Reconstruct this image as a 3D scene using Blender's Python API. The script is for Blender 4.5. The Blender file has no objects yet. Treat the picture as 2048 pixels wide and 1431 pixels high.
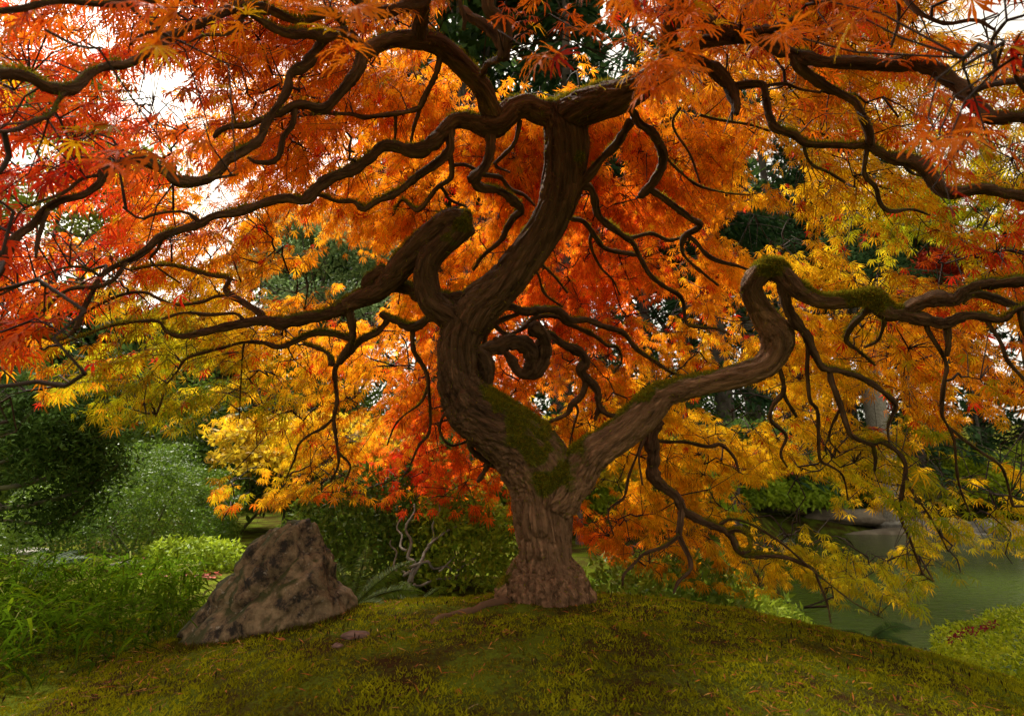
import bpy, bmesh, math, random
import numpy as np
from mathutils import Vector, Matrix, noise
from mathutils.kdtree import KDTree

random.seed(7)
rng = np.random.default_rng(7)
scene = bpy.context.scene
COL = scene.collection

# ------------------------------------------------------------------ camera
CAMZ = 0.55
F = 1137.0                       # focal length in photo pixels (2048 wide)
PITCH = math.atan((960 - 715.5) / F)
cd = bpy.data.cameras.new("camera")
cd.lens = 36.0 * F / 2048
cd.sensor_width = 36
cd.clip_start = 0.02
cd.clip_end = 600
cd.dof.use_dof = True
cd.dof.focus_distance = 2.8
cd.dof.aperture_fstop = 3.5
cam = bpy.data.objects.new("camera", cd)
COL.objects.link(cam)
cam.location = (0, 0, CAMZ)
cam.rotation_euler = (math.pi / 2 + PITCH, 0, 0)
scene.camera = cam
CP, SP = math.cos(PITCH), math.sin(PITCH)

# ------------------------------------------------------------------ light
SUN_EL, SUN_AZ = math.radians(58), math.radians(-36)      # behind the tree, to the left
w = bpy.data.worlds.new("World")
scene.world = w
w.use_nodes = True
nt = w.node_tree
nt.nodes.clear()
wo = nt.nodes.new("ShaderNodeOutputWorld")
bg = nt.nodes.new("ShaderNodeBackground")
sky = nt.nodes.new("ShaderNodeTexSky")
sky.sky_type = 'NISHITA'
sky.sun_disc = False
sky.sun_elevation = SUN_EL
sky.sun_rotation = SUN_AZ
sky.air_density = 1.0
sky.dust_density = 3.0
hs = nt.nodes.new("ShaderNodeHueSaturation")
hs.inputs['Saturation'].default_value = 0.08                # a thin, even overcast
nt.links.new(sky.outputs[0], hs.inputs['Color'])
wm = nt.nodes.new("ShaderNodeMix"); wm.data_type = 'RGBA'; wm.blend_type = 'MULTIPLY'
wm.inputs['Factor'].default_value = 1; wm.inputs['B'].default_value = (1.0, .92, .77, 1)    # warm cloud cover
nt.links.new(hs.outputs[0], wm.inputs['A'])
nt.links.new(wm.outputs['Result'], bg.inputs['Color'])
bg.inputs['Strength'].default_value = 0.13
nt.links.new(bg.outputs[0], wo.inputs['Surface'])
sd = bpy.data.lights.new("sun", 'SUN')
sd.energy = 3.6
sd.angle = math.radians(12)
sd.color = (1.0, 0.94, 0.84)
sun = bpy.data.objects.new("sun", sd)
COL.objects.link(sun)
sdir = Vector((math.sin(SUN_AZ) * math.cos(SUN_EL), math.cos(SUN_AZ) * math.cos(SUN_EL), math.sin(SUN_EL)))
sun.rotation_euler = sdir.to_track_quat('Z', 'Y').to_euler()
sun.location = (-6, 10, 14)

scene.view_settings.view_transform = 'Standard'
scene.view_settings.look = 'None'
scene.view_settings.gamma = 1
scene.view_settings.exposure = 1.52
scene.view_settings.use_curve_mapping = False
scene.render.engine = 'CYCLES'
scene.cycles.use_denoising = True
scene.cycles.max_bounces = 8
scene.cycles.diffuse_bounces = 4
scene.cycles.transmission_bounces = 6
scene.cycles.glossy_bounces = 2
scene.cycles.transparent_max_bounces = 8

# ------------------------------------------------------------------ helpers
def P(u, v, D):
    """photo pixel + distance along the optical axis -> world point"""
    xc, yc = (u - 1024) / F, (715.5 - v) / F
    return np.array([D * xc, D * (CP - yc * SP), CAMZ + D * (SP + yc * CP)])

def proj(p):
    """world points (n,3) -> pixel u, v and depth"""
    p = np.atleast_2d(p)
    y, z = p[:, 1], p[:, 2] - CAMZ
    D = y * CP + z * SP
    Ds = np.where(np.abs(D) < 1e-6, 1e-6, D)
    return 1024 + F * p[:, 0] / Ds, 715.5 - F * (-y * SP + z * CP) / Ds, D

def tag(o, label=None, cat=None, group=None, kind=None):
    if label: o['label'] = label
    if cat: o['category'] = cat
    if group: o['group'] = group
    if kind: o['kind'] = kind
    return o

def link(o, parent=None):
    COL.objects.link(o)
    if parent is not None:
        o.parent = parent
    return o

def empty(name, loc=(0, 0, 0)):
    o = bpy.data.objects.new(name, None)
    o.location = loc
    o.empty_display_size = 0.1
    COL.objects.link(o)
    return o

class MB:
    """collects vertices / quads+tris (+ per-vertex colour) in arrays and builds one mesh object"""
    def __init__(self):
        self.v, self.f3, self.f4, self.c, self.n = [], [], [], [], 0
    def add(self, v, f, c=None):
        v = np.asarray(v, dtype=np.float32).reshape(-1, 3)
        f = np.asarray(f, dtype=np.int32)
        if f.size:
            (self.f3 if f.shape[1] == 3 else self.f4).append(f + self.n)
        self.v.append(v)
        if c is not None:
            c = np.asarray(c, dtype=np.float32)
            if c.ndim == 1: c = np.repeat(c[None, :], len(v), 0)
            self.c.append(c)
        self.n += len(v)
    def mesh(self, name, smooth=False, origin=None):
        me = bpy.data.meshes.new(name)
        v = np.concatenate(self.v) if self.v else np.zeros((0, 3), np.float32)
        if origin is not None: v = v - np.asarray(origin, dtype=np.float32)
        f3 = np.concatenate(self.f3) if self.f3 else np.zeros((0, 3), np.int32)
        f4 = np.concatenate(self.f4) if self.f4 else np.zeros((0, 4), np.int32)
        nl = f3.size + f4.size
        me.vertices.add(len(v)); me.loops.add(nl); me.polygons.add(len(f3) + len(f4))
        me.vertices.foreach_set('co', v.ravel())
        me.loops.foreach_set('vertex_index', np.concatenate([f3.ravel(), f4.ravel()]))
        st = np.concatenate([np.arange(len(f3)) * 3, f3.size + np.arange(len(f4)) * 4]).astype(np.int32)
        me.polygons.foreach_set('loop_start', st)
        if smooth:
            me.polygons.foreach_set('use_smooth', np.ones(len(f3) + len(f4), dtype=bool))
        me.update(calc_edges=True)
        me.validate()
        if self.c:
            c = np.concatenate(self.c)
            if c.shape[1] == 3: c = np.hstack([c, np.ones((len(c), 1), np.float32)])
            a = me.attributes.new('col', 'FLOAT_COLOR', 'POINT')
            a.data.foreach_set('color', c.ravel())
        return me
    def build(self, name, mat, parent=None, smooth=False, loc=None):
        """loc: origin of the object (world); with a parent the parent's origin is subtracted"""
        org = np.zeros(3) if loc is None else np.asarray(loc, float)
        me = self.mesh(name, smooth, org)
        me.materials.append(mat)
        o = bpy.data.objects.new(name, me)
        link(o, parent)
        o.location = org - (np.array(parent_world(parent)) if parent is not None else 0)
        return o

def parent_world(o):
    p = np.zeros(3)
    while o is not None:
        p = p + np.array(o.location); o = o.parent
    return p

def unit(a):
    a = np.asarray(a, float)
    return a / np.maximum(np.linalg.norm(a, axis=-1, keepdims=True), 1e-9)

def catmull(pts, per):
    """Catmull-Rom resample of (n,k) control rows; about `per` samples per span"""
    pts = np.asarray(pts, float)
    if len(pts) < 3:
        t = np.linspace(0, 1, per + 1)[:, None]
        return pts[0] * (1 - t) + pts[-1] * t
    q = np.vstack([2 * pts[0] - pts[1], pts, 2 * pts[-1] - pts[-2]])
    out = []
    t = np.linspace(0, 1, per, endpoint=False)[:, None]
    for i in range(1, len(q) - 2):
        a, b, c, d = q[i - 1], q[i], q[i + 1], q[i + 2]
        out.append(0.5 * (2 * b + (c - a) * t + (2 * a - 5 * b + 4 * c - d) * t ** 2 + (3 * b - a - 3 * c + d) * t ** 3))
    out.append(pts[-1][None])
    return np.vstack(out)

def tube(mb, pts, rad, k=6, col=None, cap=True, rough=0.0, ridge=0.0):
    pts = np.asarray(pts, float); n = len(pts)
    rad = np.broadcast_to(np.asarray(rad, float), (n,))
    tg = unit(np.gradient(pts, axis=0))
    ref = np.array([0, 0, 1.0]) if abs(tg[0][2]) < .9 else np.array([1.0, 0, 0])
    nrm = unit(np.cross(tg[0], ref)); N = np.zeros((n, 3))
    for i in range(n):
        nrm = nrm - tg[i] * nrm.dot(tg[i]); nrm = nrm / max(np.linalg.norm(nrm), 1e-9); N[i] = nrm
    B = np.cross(tg, N)
    a = np.linspace(0, 2 * math.pi, k, endpoint=False)
    rr = rad[:, None] * np.ones(k)
    if rough: rr = rr * (1 + rough * rng.normal(size=rr.shape))
    if ridge:                                             # wrinkles running along the limb
        s_ = np.r_[0, np.cumsum(np.linalg.norm(np.diff(pts, axis=0), axis=1))]
        q_ = np.stack([np.cos(a)[None, :] * 2.6 + 0 * rr, np.sin(a)[None, :] * 2.6 + 0 * rr, (s_ * 14)[:, None] + 0 * rr], -1).reshape(-1, 3)
        rr = rr * (1 + ridge * (np.abs(vnoise(q_, 1, 55)) * 2 - .7 + .6 * vnoise(q_ * [1, 1, 2.5], 1.7, 56)).reshape(rr.shape))
    ring = pts[:, None, :] + rr[..., None] * (np.cos(a)[None, :, None] * N[:, None, :] + np.sin(a)[None, :, None] * B[:, None, :])
    v = ring.reshape(-1, 3)
    i = np.arange(n - 1)[:, None] * k; j = np.arange(k)[None, :]; j2 = (j + 1) % k
    f = np.stack([i + j, i + j2, i + k + j2, i + k + j], -1).reshape(-1, 4)
    if cap:
        v = np.vstack([v, pts[0] - tg[0] * rad[0] * .5, pts[-1] + tg[-1] * rad[-1] * .6])
        c0 = n * k; jj = np.arange(k); j3 = (jj + 1) % k
        t0 = np.stack([np.full(k, c0), j3, jj], -1)
        t1 = np.stack([np.full(k, c0 + 1), (n - 1) * k + jj, (n - 1) * k + j3], -1)
        mb_n = mb.n
        mb.add(v, f, col)
        mb.f3.append(np.vstack([t0, t1]).astype(np.int32) + mb_n)
    else:
        mb.add(v, f, col)

def kites(mb, base, d, nrm, length, width, col, bend=0.0, mid=.42):
    """n diamond leaves: base (n,3), direction, face normal, length (n), width (n), colour (n,3)"""
    d = unit(d); s = unit(np.cross(d, nrm)); nn = np.cross(s, d)
    L = np.asarray(length)[:, None]; W = np.asarray(width)[:, None]
    m = base + d * L * mid
    tip = base + d * L - nn * L * bend
    v = np.stack([base, m + s * W * .5, tip, m - s * W * .5], 1).reshape(-1, 3)
    i = np.arange(len(base))[:, None] * 4
    f = (i + np.array([[0, 1, 2, 3]]))
    if bend:
        f = np.vstack([i + np.array([[0, 1, 3]]), i + np.array([[1, 2, 3]])])
    mb.add(v, f, np.repeat(np.asarray(col), 4, 0))

def spikes(mb, base, d, nrm, length, width, col):
    """single-triangle blades"""
    d = unit(d); s = unit(np.cross(d, nrm)); L = np.asarray(length)[:, None]; W = np.asarray(width)[:, None]
    v = np.stack([base + s * W * .5, base + d * L, base - s * W * .5], 1).reshape(-1, 3)
    mb.add(v, np.arange(len(base))[:, None] * 3 + [[0, 1, 2]], np.repeat(np.asarray(col), 3, 0))

def rand_unit(n):
    return unit(rng.normal(size=(n, 3)))

def pnoise(p, s, oct=3):
    """fractal noise for an array of points"""
    return np.array([noise.fractal(Vector(q) * s, 1.0, 2.0, oct) for q in p])

def vnoise(p, s, seed=0):
    """cheap smooth value noise (vectorised), about -1..1"""
    q = np.asarray(p, float) * s + 37.7 * seed + 1000
    i = np.floor(q).astype(np.int64); f = q - i; f = f * f * (3 - 2 * f)
    out = 0
    for dx in (0, 1):
        for dy in (0, 1):
            for dz in (0, 1):
                h = (i[:, 0] + dx) * 374761393 + (i[:, 1] + dy) * 668265263 + (i[:, 2] + dz) * 2147483647 + seed * 912931
                h = (h ^ (h >> 13)) * 1274126177
                h = ((h ^ (h >> 16)) & 0xffff) / 32767.5 - 1
                out = out + h * (f[:, 0] if dx else 1 - f[:, 0]) * (f[:, 1] if dy else 1 - f[:, 1]) * (f[:, 2] if dz else 1 - f[:, 2])
    return out

# ------------------------------------------------------------------ materials
def new_mat(name):
    m = bpy.data.materials.new(name); m.use_nodes = True
    t = m.node_tree; b = t.nodes['Principled BSDF']
    return m, t, b, t.nodes['Material Output']

def leaf_mat(name, trans=0.5, rough=0.5, spec=0.3, objcol=False, gain=1.0, tgain=1.0):
    m, t, b, out = new_mat(name)
    if objcol:
        a = t.nodes.new('ShaderNodeObjectInfo'); src = a.outputs['Color']
    else:
        a = t.nodes.new('ShaderNodeAttribute'); a.attribute_name = 'col'; src = a.outputs['Color']
    b.inputs['Roughness'].default_value = rough
    b.inputs['Specular IOR Level'].default_value = spec
    t.links.new(src, b.inputs['Base Color'])
    if trans > 0:
        tr = t.nodes.new('ShaderNodeBsdfTranslucent'); mx = t.nodes.new('ShaderNodeMixShader')
        mx.inputs[0].default_value = trans
        t.links.new(src, tr.inputs['Color'])
        t.links.new(b.outputs[0], mx.inputs[1]); t.links.new(tr.outputs[0], mx.inputs[2])
        t.links.new(mx.outputs[0], out.inputs['Surface'])
    return m

def bump(t, b, scale, strength, dist, coord='Object', detail=6, vec_scale=None):
    tc = t.nodes.new('ShaderNodeTexCoord'); n = t.nodes.new('ShaderNodeTexNoise')
    n.inputs['Scale'].default_value = scale; n.inputs['Detail'].default_value = detail
    src = tc.outputs[coord]
    if vec_scale:
        mp = t.nodes.new('ShaderNodeMapping'); mp.inputs['Scale'].default_value = vec_scale
        t.links.new(src, mp.inputs['Vector']); src = mp.outputs[0]
    t.links.new(src, n.inputs['Vector'])
    bp = t.nodes.new('ShaderNodeBump'); bp.inputs['Strength'].default_value = strength; bp.inputs['Distance'].default_value = dist
    t.links.new(n.outputs['Fac'], bp.inputs['Height']); t.links.new(bp.outputs[0], b.inputs['Normal'])
    return n, bp

def ramp_mat(name, stops, scale, rough=.8, bump_s=.4, bump_d=.01, coord='Object', detail=8, spec=.25):
    m, t, b, out = new_mat(name)
    n, bp = bump(t, b, scale, bump_s, bump_d, coord, detail)
    r = t.nodes.new('ShaderNodeValToRGB')
    while len(r.color_ramp.elements) < len(stops): r.color_ramp.elements.new(.5)
    for e, (p, c) in zip(r.color_ramp.elements, stops):
        e.position = p; e.color = (*c, 1)
    t.links.new(n.outputs['Fac'], r.inputs[0]); t.links.new(r.outputs[0], b.inputs['Base Color'])
    b.inputs['Roughness'].default_value = rough; b.inputs['Specular IOR Level'].default_value = spec
    return m

def bark_mat(name, c1, c2, mossc=(.10, .10, .008)):
    m, t, b, out = new_mat(name)
    # grain and fissures follow the limb: 'bk' runs slowly along it and fast around it
    tc = t.nodes.new('ShaderNodeTexCoord'); ab = t.nodes.new('ShaderNodeAttribute'); ab.attribute_name = 'bk'
    nf_ = t.nodes.new('ShaderNodeTexNoise'); nf_.inputs['Scale'].default_value = 95; nf_.inputs['Detail'].default_value = 7; nf_.inputs['Roughness'].default_value = .62
    t.links.new(ab.outputs['Vector'], nf_.inputs['Vector'])
    pw = t.nodes.new('ShaderNodeMapRange'); pw.inputs['From Min'].default_value = .36; pw.inputs['From Max'].default_value = .58
    t.links.new(nf_.outputs['Fac'], pw.inputs['Value'])
    bp = t.nodes.new('ShaderNodeBump'); bp.inputs['Strength'].default_value = 1.0; bp.inputs['Distance'].default_value = .009
    t.links.new(pw.outputs['Result'], bp.inputs['Height']); t.links.new(bp.outputs[0], b.inputs['Normal'])
    n2 = t.nodes.new('ShaderNodeTexNoise'); n2.inputs['Scale'].default_value = 42; n2.inputs['Detail'].default_value = 9; n2.inputs['Roughness'].default_value = .65
    t.links.new(ab.outputs['Vector'], n2.inputs['Vector'])
    r = t.nodes.new('ShaderNodeValToRGB')
    r.color_ramp.elements[0].position = .32; r.color_ramp.elements[0].color = (*c1, 1)
    r.color_ramp.elements[1].position = .68; r.color_ramp.elements[1].color = (*c2, 1)
    t.links.new(n2.outputs['Fac'], r.inputs[0])
    at = t.nodes.new('ShaderNodeAttribute'); at.attribute_name = 'moss'
    n3 = t.nodes.new('ShaderNodeTexNoise'); n3.inputs['Scale'].default_value = 60; n3.inputs['Detail'].default_value = 5
    t.links.new(tc.outputs['Object'], n3.inputs['Vector'])
    ad = t.nodes.new('ShaderNodeMath'); ad.operation = 'MULTIPLY_ADD'; ad.inputs[1].default_value = .5
    t.links.new(n3.outputs['Fac'], ad.inputs[0]); t.links.new(at.outputs['Fac'], ad.inputs[2])
    st = t.nodes.new('ShaderNodeMapRange'); st.inputs['From Min'].default_value = .62; st.inputs['From Max'].default_value = .82
    t.links.new(ad.outputs[0], st.inputs['Value'])
    ap = t.nodes.new('ShaderNodeAttribute'); ap.attribute_name = 'pale'
    mp_ = t.nodes.new('ShaderNodeMix'); mp_.data_type = 'RGBA'; mp_.blend_type = 'MULTIPLY'
    mp_.inputs['Factor'].default_value = 1
    ma = t.nodes.new('ShaderNodeMath'); ma.operation = 'MULTIPLY_ADD'; ma.inputs[1].default_value = 1.25; ma.inputs[2].default_value = 1.0
    t.links.new(ap.outputs['Fac'], ma.inputs[0])
    t.links.new(r.outputs[0], mp_.inputs['A']); t.links.new(ma.outputs[0], mp_.inputs['B'])
    mx = t.nodes.new('ShaderNodeMix'); mx.data_type = 'RGBA'
    t.links.new(st.outputs['Result'], mx.inputs['Factor']); t.links.new(mp_.outputs['Result'], mx.inputs['A'])
    mx.inputs['B'].default_value = (*mossc, 1)
    t.links.new(mx.outputs['Result'], b.inputs['Base Color'])
    b.inputs['Roughness'].default_value = .88; b.inputs['Specular IOR Level'].default_value = .12
    return m

M = {}
M['bark'] = bark_mat('maple_bark', (.032, .017, .008), (.185, .102, .055))
M['twig'] = ramp_mat('twig_bark', [(.3, (.018, .010, .007)), (.7, (.045, .026, .017))], 40, .8, .3, .003)
M['leaf'] = leaf_mat('maple_leaf', .58, .55, .12)
M['leaf_obj'] = leaf_mat('maple_leaf_single', .58, .55, .12, objcol=True)
M['green_leaf'] = leaf_mat('green_leaf', .4, .5, .08)
M['glossy_leaf'] = leaf_mat('glossy_leaf', .35, .45, .18)
M['needle'] = leaf_mat('conifer_needles', .25, .8, .03)
M['grass'] = leaf_mat('blade', .45, .8, 0.0)
M['moss'] = leaf_mat('moss_blade', .3, .95, 0.0)
M['dry'] = leaf_mat('dry_litter', .15, .7, .2)
M['conifer_bark'] = ramp_mat('conifer_bark', [(.3, (.045, .035, .028)), (.7, (.13, .105, .085))], 6, .9, .7, .05)
M['pale_bark'] = ramp_mat('pale_bark', [(.3, (.12, .10, .075)), (.7, (.28, .25, .20))], 25, .85, .5, .01)
M['green_bark'] = ramp_mat('mossy_bark', [(.3, (.04, .035, .02)), (.7, (.10, .10, .035))], 18, .85, .5, .01)
M['soil'] = ramp_mat('earth_bank', [(.3, (.075, .055, .035)), (.7, (.21, .17, .12))], 3, .95, .6, .05)
M['stone'] = ramp_mat('grey_stone', [(.25, (.09, .08, .065)), (.5, (.2, .18, .15)), (.75, (.34, .31, .27))], 5, .85, .7, .03)

# ground: moss over brown litter, noise-driven
def ground_mat():
    m, t, b, out = new_mat('moss_ground')
    tc = t.nodes.new('ShaderNodeTexCoord')
    n1 = t.nodes.new('ShaderNodeTexNoise'); n1.inputs['Scale'].default_value = 3.5; n1.inputs['Detail'].default_value = 8
    n2 = t.nodes.new('ShaderNodeTexNoise'); n2.inputs['Scale'].default_value = 60; n2.inputs['Detail'].default_value = 6
    t.links.new(tc.outputs['Object'], n1.inputs[0]); t.links.new(tc.outputs['Object'], n2.inputs[0])
    r = t.nodes.new('ShaderNodeValToRGB')
    e = r.color_ramp.elements
    e[0].position = .36; e[0].color = (.038, .02, .008, 1)
    e[1].position = .62; e[1].color = (.085, .11, .010, 1)
    x = e.new(.48); x.color = (.05, .048, .009, 1)
    mx = t.nodes.new('ShaderNodeMath'); mx.operation = 'MULTIPLY_ADD'; mx.inputs[1].default_value = .45
    t.links.new(n2.outputs['Fac'], mx.inputs[0])
    sc = t.nodes.new('ShaderNodeMath'); sc.operation = 'MULTIPLY_ADD'; sc.inputs[1].default_value = .9; sc.inputs[2].default_value = -.17
    t.links.new(n1.outputs['Fac'], sc.inputs[0]); t.links.new(sc.outputs[0], mx.inputs[2])
    t.links.new(mx.outputs[0], r.inputs[0]); t.links.new(r.outputs[0], b.inputs['Base Color'])
    bp = t.nodes.new('ShaderNodeBump'); bp.inputs['Strength'].default_value = .8; bp.inputs['Distance'].default_value = .012
    t.links.new(n2.outputs['Fac'], bp.inputs['Height']); t.links.new(bp.outputs[0], b.inputs['Normal'])
    b.inputs['Roughness'].default_value = .95; b.inputs['Specular IOR Level'].default_value = 0
    return m
M['ground'] = ground_mat()

def water_mat():
    m, t, b, out = new_mat('pond_water')
    b.inputs['Base Color'].default_value = (.040, .062, .005, 1)
    b.inputs['Roughness'].default_value = .06
    b.inputs['IOR'].default_value = 1.33
    b.inputs['Specular IOR Level'].default_value = .5
    tc = t.nodes.new('ShaderNodeTexCoord')
    mp = t.nodes.new('ShaderNodeMapping'); mp.inputs['Scale'].default_value = (1.0, 2.6, 1); mp.inputs['Rotation'].default_value = (0, 0, .35)
    t.links.new(tc.outputs['Object'], mp.inputs['Vector'])
    n = t.nodes.new('ShaderNodeTexNoise'); n.inputs['Scale'].default_value = 4.5; n.inputs['Detail'].default_value = 5; n.inputs['Distortion'].default_value = .6
    t.links.new(mp.outputs[0], n.inputs['Vector'])
    bp = t.nodes.new('ShaderNodeBump'); bp.inputs['Strength'].default_value = .32; bp.inputs['Distance'].default_value = .05
    t.links.new(n.outputs['Fac'], bp.inputs['Height']); t.links.new(bp.outputs[0], b.inputs['Normal'])
    return m
M['water'] = water_mat()

# ------------------------------------------------------------------ terrain
TX, TY = 0.19, 2.93               # foot of the maple
WATER = -0.95
def smooth(a, b, x):
    t = np.clip((x - a) / (b - a), 0, 1); return t * t * (3 - 2 * t)

def shore(x, y):
    """signed distance-like value: >0 inside the pond"""
    left = 1.9 + .46 * np.maximum(y - 4.2, 0) + .35 * np.sin(y * .9)      # left bank runs away to the right
    near = 4.6 - .12 * (x - 2)                                            # bank behind the mound
    far = 17.2 + .5 * np.sin(x * .6) - .05 * (x - 9)
    return np.minimum(np.minimum(x - left, y - near), far - y)

def ground_h(x, y):
    x = np.asarray(x, float); y = np.asarray(y, float)
    dx, dy = x - .15, y - 2.85
    kx = np.where(dx > 0, .075, .062)
    ky = np.where(dy > 0, .30, .055)
    mound = -kx * dx * dx - ky * dy * dy
    base = -.24 + .012 * np.maximum(y - 9, 0) + .05 * np.maximum(y - 20, 0)
    m = np.maximum(mound, -.9)
    k = .06
    h = np.where(x < .6, np.maximum(m, base), m)
    # soft blend right of the tree: bank falls towards the pond
    bl = smooth(.3, 1.1, x) * smooth(-.4, .6, 6.0 - y)
    h = np.maximum(m, base) * (1 - bl) + np.maximum(m, -1.15) * bl
    s = shore(x, y)
    h = np.where(s > -1.6, h * (1 - smooth(-1.2, .25, s)) + (-1.5) * smooth(-1.2, .25, s), h)
    lip = smooth(17.0, 18.2, y) * smooth(5, 8, x)
    h = h * (1 - lip) + lip * (-.55 + .11 * np.maximum(y - 18, 0))
    return h

def bumps(x, y):
    p = np.stack([x, y, 0 * x], -1)
    near = np.exp(-((x - .2) ** 2 + (y - 2.3) ** 2) / 9)
    return near * (.018 * vnoise(p, 3.1, 1) + .009 * vnoise(p, 9, 2) + .004 * vnoise(p, 26, 3)) + (1 - near) * .03 * vnoise(p, 1.3, 4)

def gz(x, y):
    x = np.atleast_1d(np.asarray(x, float)); y = np.atleast_1d(np.asarray(y, float))
    return ground_h(x, y) + bumps(x, y)

def axis(lo, hi, step, far0, far1):
    a = list(np.arange(lo, hi + 1e-6, step)); s = step; x = a[-1]
    while x < far1:
        s *= 1.13; x += s; a.append(x)
    s = step; x = lo; pre = []
    while x > far0:
        s *= 1.13; x -= s; pre.append(x)
    return np.array(pre[::-1] + a)
ax_, ay_ = axis(-2.6, 2.8, .04, -220, 220), axis(1.0, 4.2, .04, -120, 320)
X, Y = np.meshgrid(ax_, ay_)
Z = gz(X.ravel(), Y.ravel())
mb = MB()
nx, ny = len(ax_), len(ay_)
ii = (np.arange(ny - 1)[:, None] * nx + np.arange(nx - 1)[None, :]).ravel()
mb.add(np.stack([X.ravel(), Y.ravel(), Z], -1), np.stack([ii, ii + 1, ii + nx + 1, ii + nx], -1))
g = mb.build('ground', M['ground'], smooth=True)
tag(g, kind='structure')

wb = MB()
wb.add([[-40, 3.0, WATER], [60, 3.0, WATER], [60, 30, WATER], [-40, 30, WATER]], [[0, 1, 2, 3]])
# keep the sheet to the pond: clip by a polygon instead of the whole rectangle
ys = np.linspace(2.9, 18.4, 60)
xl = 1.75 + .42 * np.maximum(ys - 4.2, 0) + .35 * np.sin(ys * .9) - 1.3
wb = MB()
wv = np.concatenate([np.stack([xl, ys, np.full(60, WATER)], -1), np.stack([np.full(60, 45.), ys, np.full(60, WATER)], -1)])
k = np.arange(59)
wb.add(wv, np.stack([k, k + 60, k + 61, k + 1], -1))
tag(wb.build('pond', M['water']), kind='structure')

# ------------------------------------------------------------------ the maple: traced wood
# rows: (u, v, width in photo px) ; depth runs from the parent's depth at the root to D1 at the tip
SK_uv, SK_D, SK_P, SK_N = [], [], [], 0
def place(rows, D0=None, D1=None, per=5, dl=None):
    rows = np.array(rows, float)
    if D0 is None:
        uv = np.concatenate(SK_uv); dd = np.hypot(uv[:, 0] - rows[0, 0], uv[:, 1] - rows[0, 1])
        D0 = np.concatenate(SK_D)[np.argmin(dd)]
    seg = np.r_[0, np.cumsum(np.hypot(np.diff(rows[:, 0]), np.diff(rows[:, 1])))]
    s = seg / seg[-1]
    D = D0 + (D1 - D0) * s if dl is None else np.interp(s, np.linspace(0, 1, len(dl)), dl)
    q = catmull(np.column_stack([rows, D]), per)
    w3 = np.array([P(a, b, d) for a, b, _, d in q])
    r = np.maximum(q[:, 2], 1.6) * .5 / F * q[:, 3]
    SK_uv.append(q[:, :2]); SK_D.append(q[:, 3]); SK_P.append(w3)
    return w3, r

TD = 2.75
main = []        # tubes merged into the trunk mesh
main.append(place([(1092,1220,188),(1092,1182,178),(1090,1154,162),(1089,1134,134),(1089,1117,106),(1089,1100,102),(1087,1060,110),(1085,1015,118),(1084,975,126),(1070,930,140),(1040,890,130),(990,850,116),(945,815,106),(917,765,84),(915,715,76),(919,680,80),(930,650,84)], TD, TD, dl=[TD, TD, 2.78, 2.72, 2.7]))
main.append(place([(930,655,80),(955,615,82),(1002,572,76),(1050,515,72),(1088,460,70),(1115,405,76),(1130,345,82),(1133,290,86),(1130,245,82),(1122,208,66)], 2.7, 2.5))
main.append(place([(925,655,62),(892,628,52),(862,603,50),(852,557,48),(859,518,48),(880,495,46),(908,470,48),(932,447,50)], 2.7, 2.55))
main.append(place([(932,447,50),(897,441,44),(855,476,48),(812,521,50),(789,550,46),(757,582,38),(715,600,34),(692,611,30)], 2.55, 2.8))
main.append(place([(1085,1000,110),(1115,985,105),(1150,948,86),(1185,907,72),(1235,872,64),(1268,845,66),(1295,818,66),(1330,789,54),(1386,773,43),(1445,758,44),(1492,746,46),(1530,730,50),(1550,702,55),(1553,668,64),(1532,637,50),(1511,602,42),(1503,571,42),(1519,547,43),(1546,538,44),(1570,556,40),(1601,583,34),(1640,601,31),(1698,600,34),(1742,594,34),(1760,610,36),(1778,625,34),(1807,625,28)], 2.75, 2.45, dl=[2.75, 2.72, 2.7, 2.65, 2.5, 2.4]))
main.append(place([(1122,235,60),(1080,224,46),(1052,213,46),(1020,222,48),(995,250,46),(966,253,42),(940,243,32),(908,243,29),(880,270,27)], 2.52, 2.3))
main.append(place([(1125,235,60),(1165,215,70),(1205,202,68),(1250,190,60),(1292,165,50),(1335,124,42),(1337,70,36),(1345,25,34),(1365,-30,32)], 2.5, 1.9))
main.append(place([(985,235,44),(975,200,42),(961,171,40),(935,143,40),(901,109,42),(867,85,40),(832,79,36),(791,79,29),(757,89,28),(726,106,27)], None, 1.95))
# root flare and a surface root
for (a, b, ww) in [((1050,1165),(1000,1196),40), ((1135,1165),(1182,1202),40), ((1098,1165),(1090,1215),50), ((1056,1160),(1030,1190),42), ((1145,1160),(1165,1190),40)]:
    main.append(place([(a[0], a[1], ww * 1.25), ((a[0]+b[0])/2, (a[1]+b[1])/2 - 4, ww * 1.15), (b[0], b[1], ww)], TD - .02, TD - .06))
trunk_samples = list(main)

BR = []          # separate branch parts
def br(rows, D1, D0=None, dl=None): BR.append(place(rows, D0, D1, 5, dl))
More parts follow.
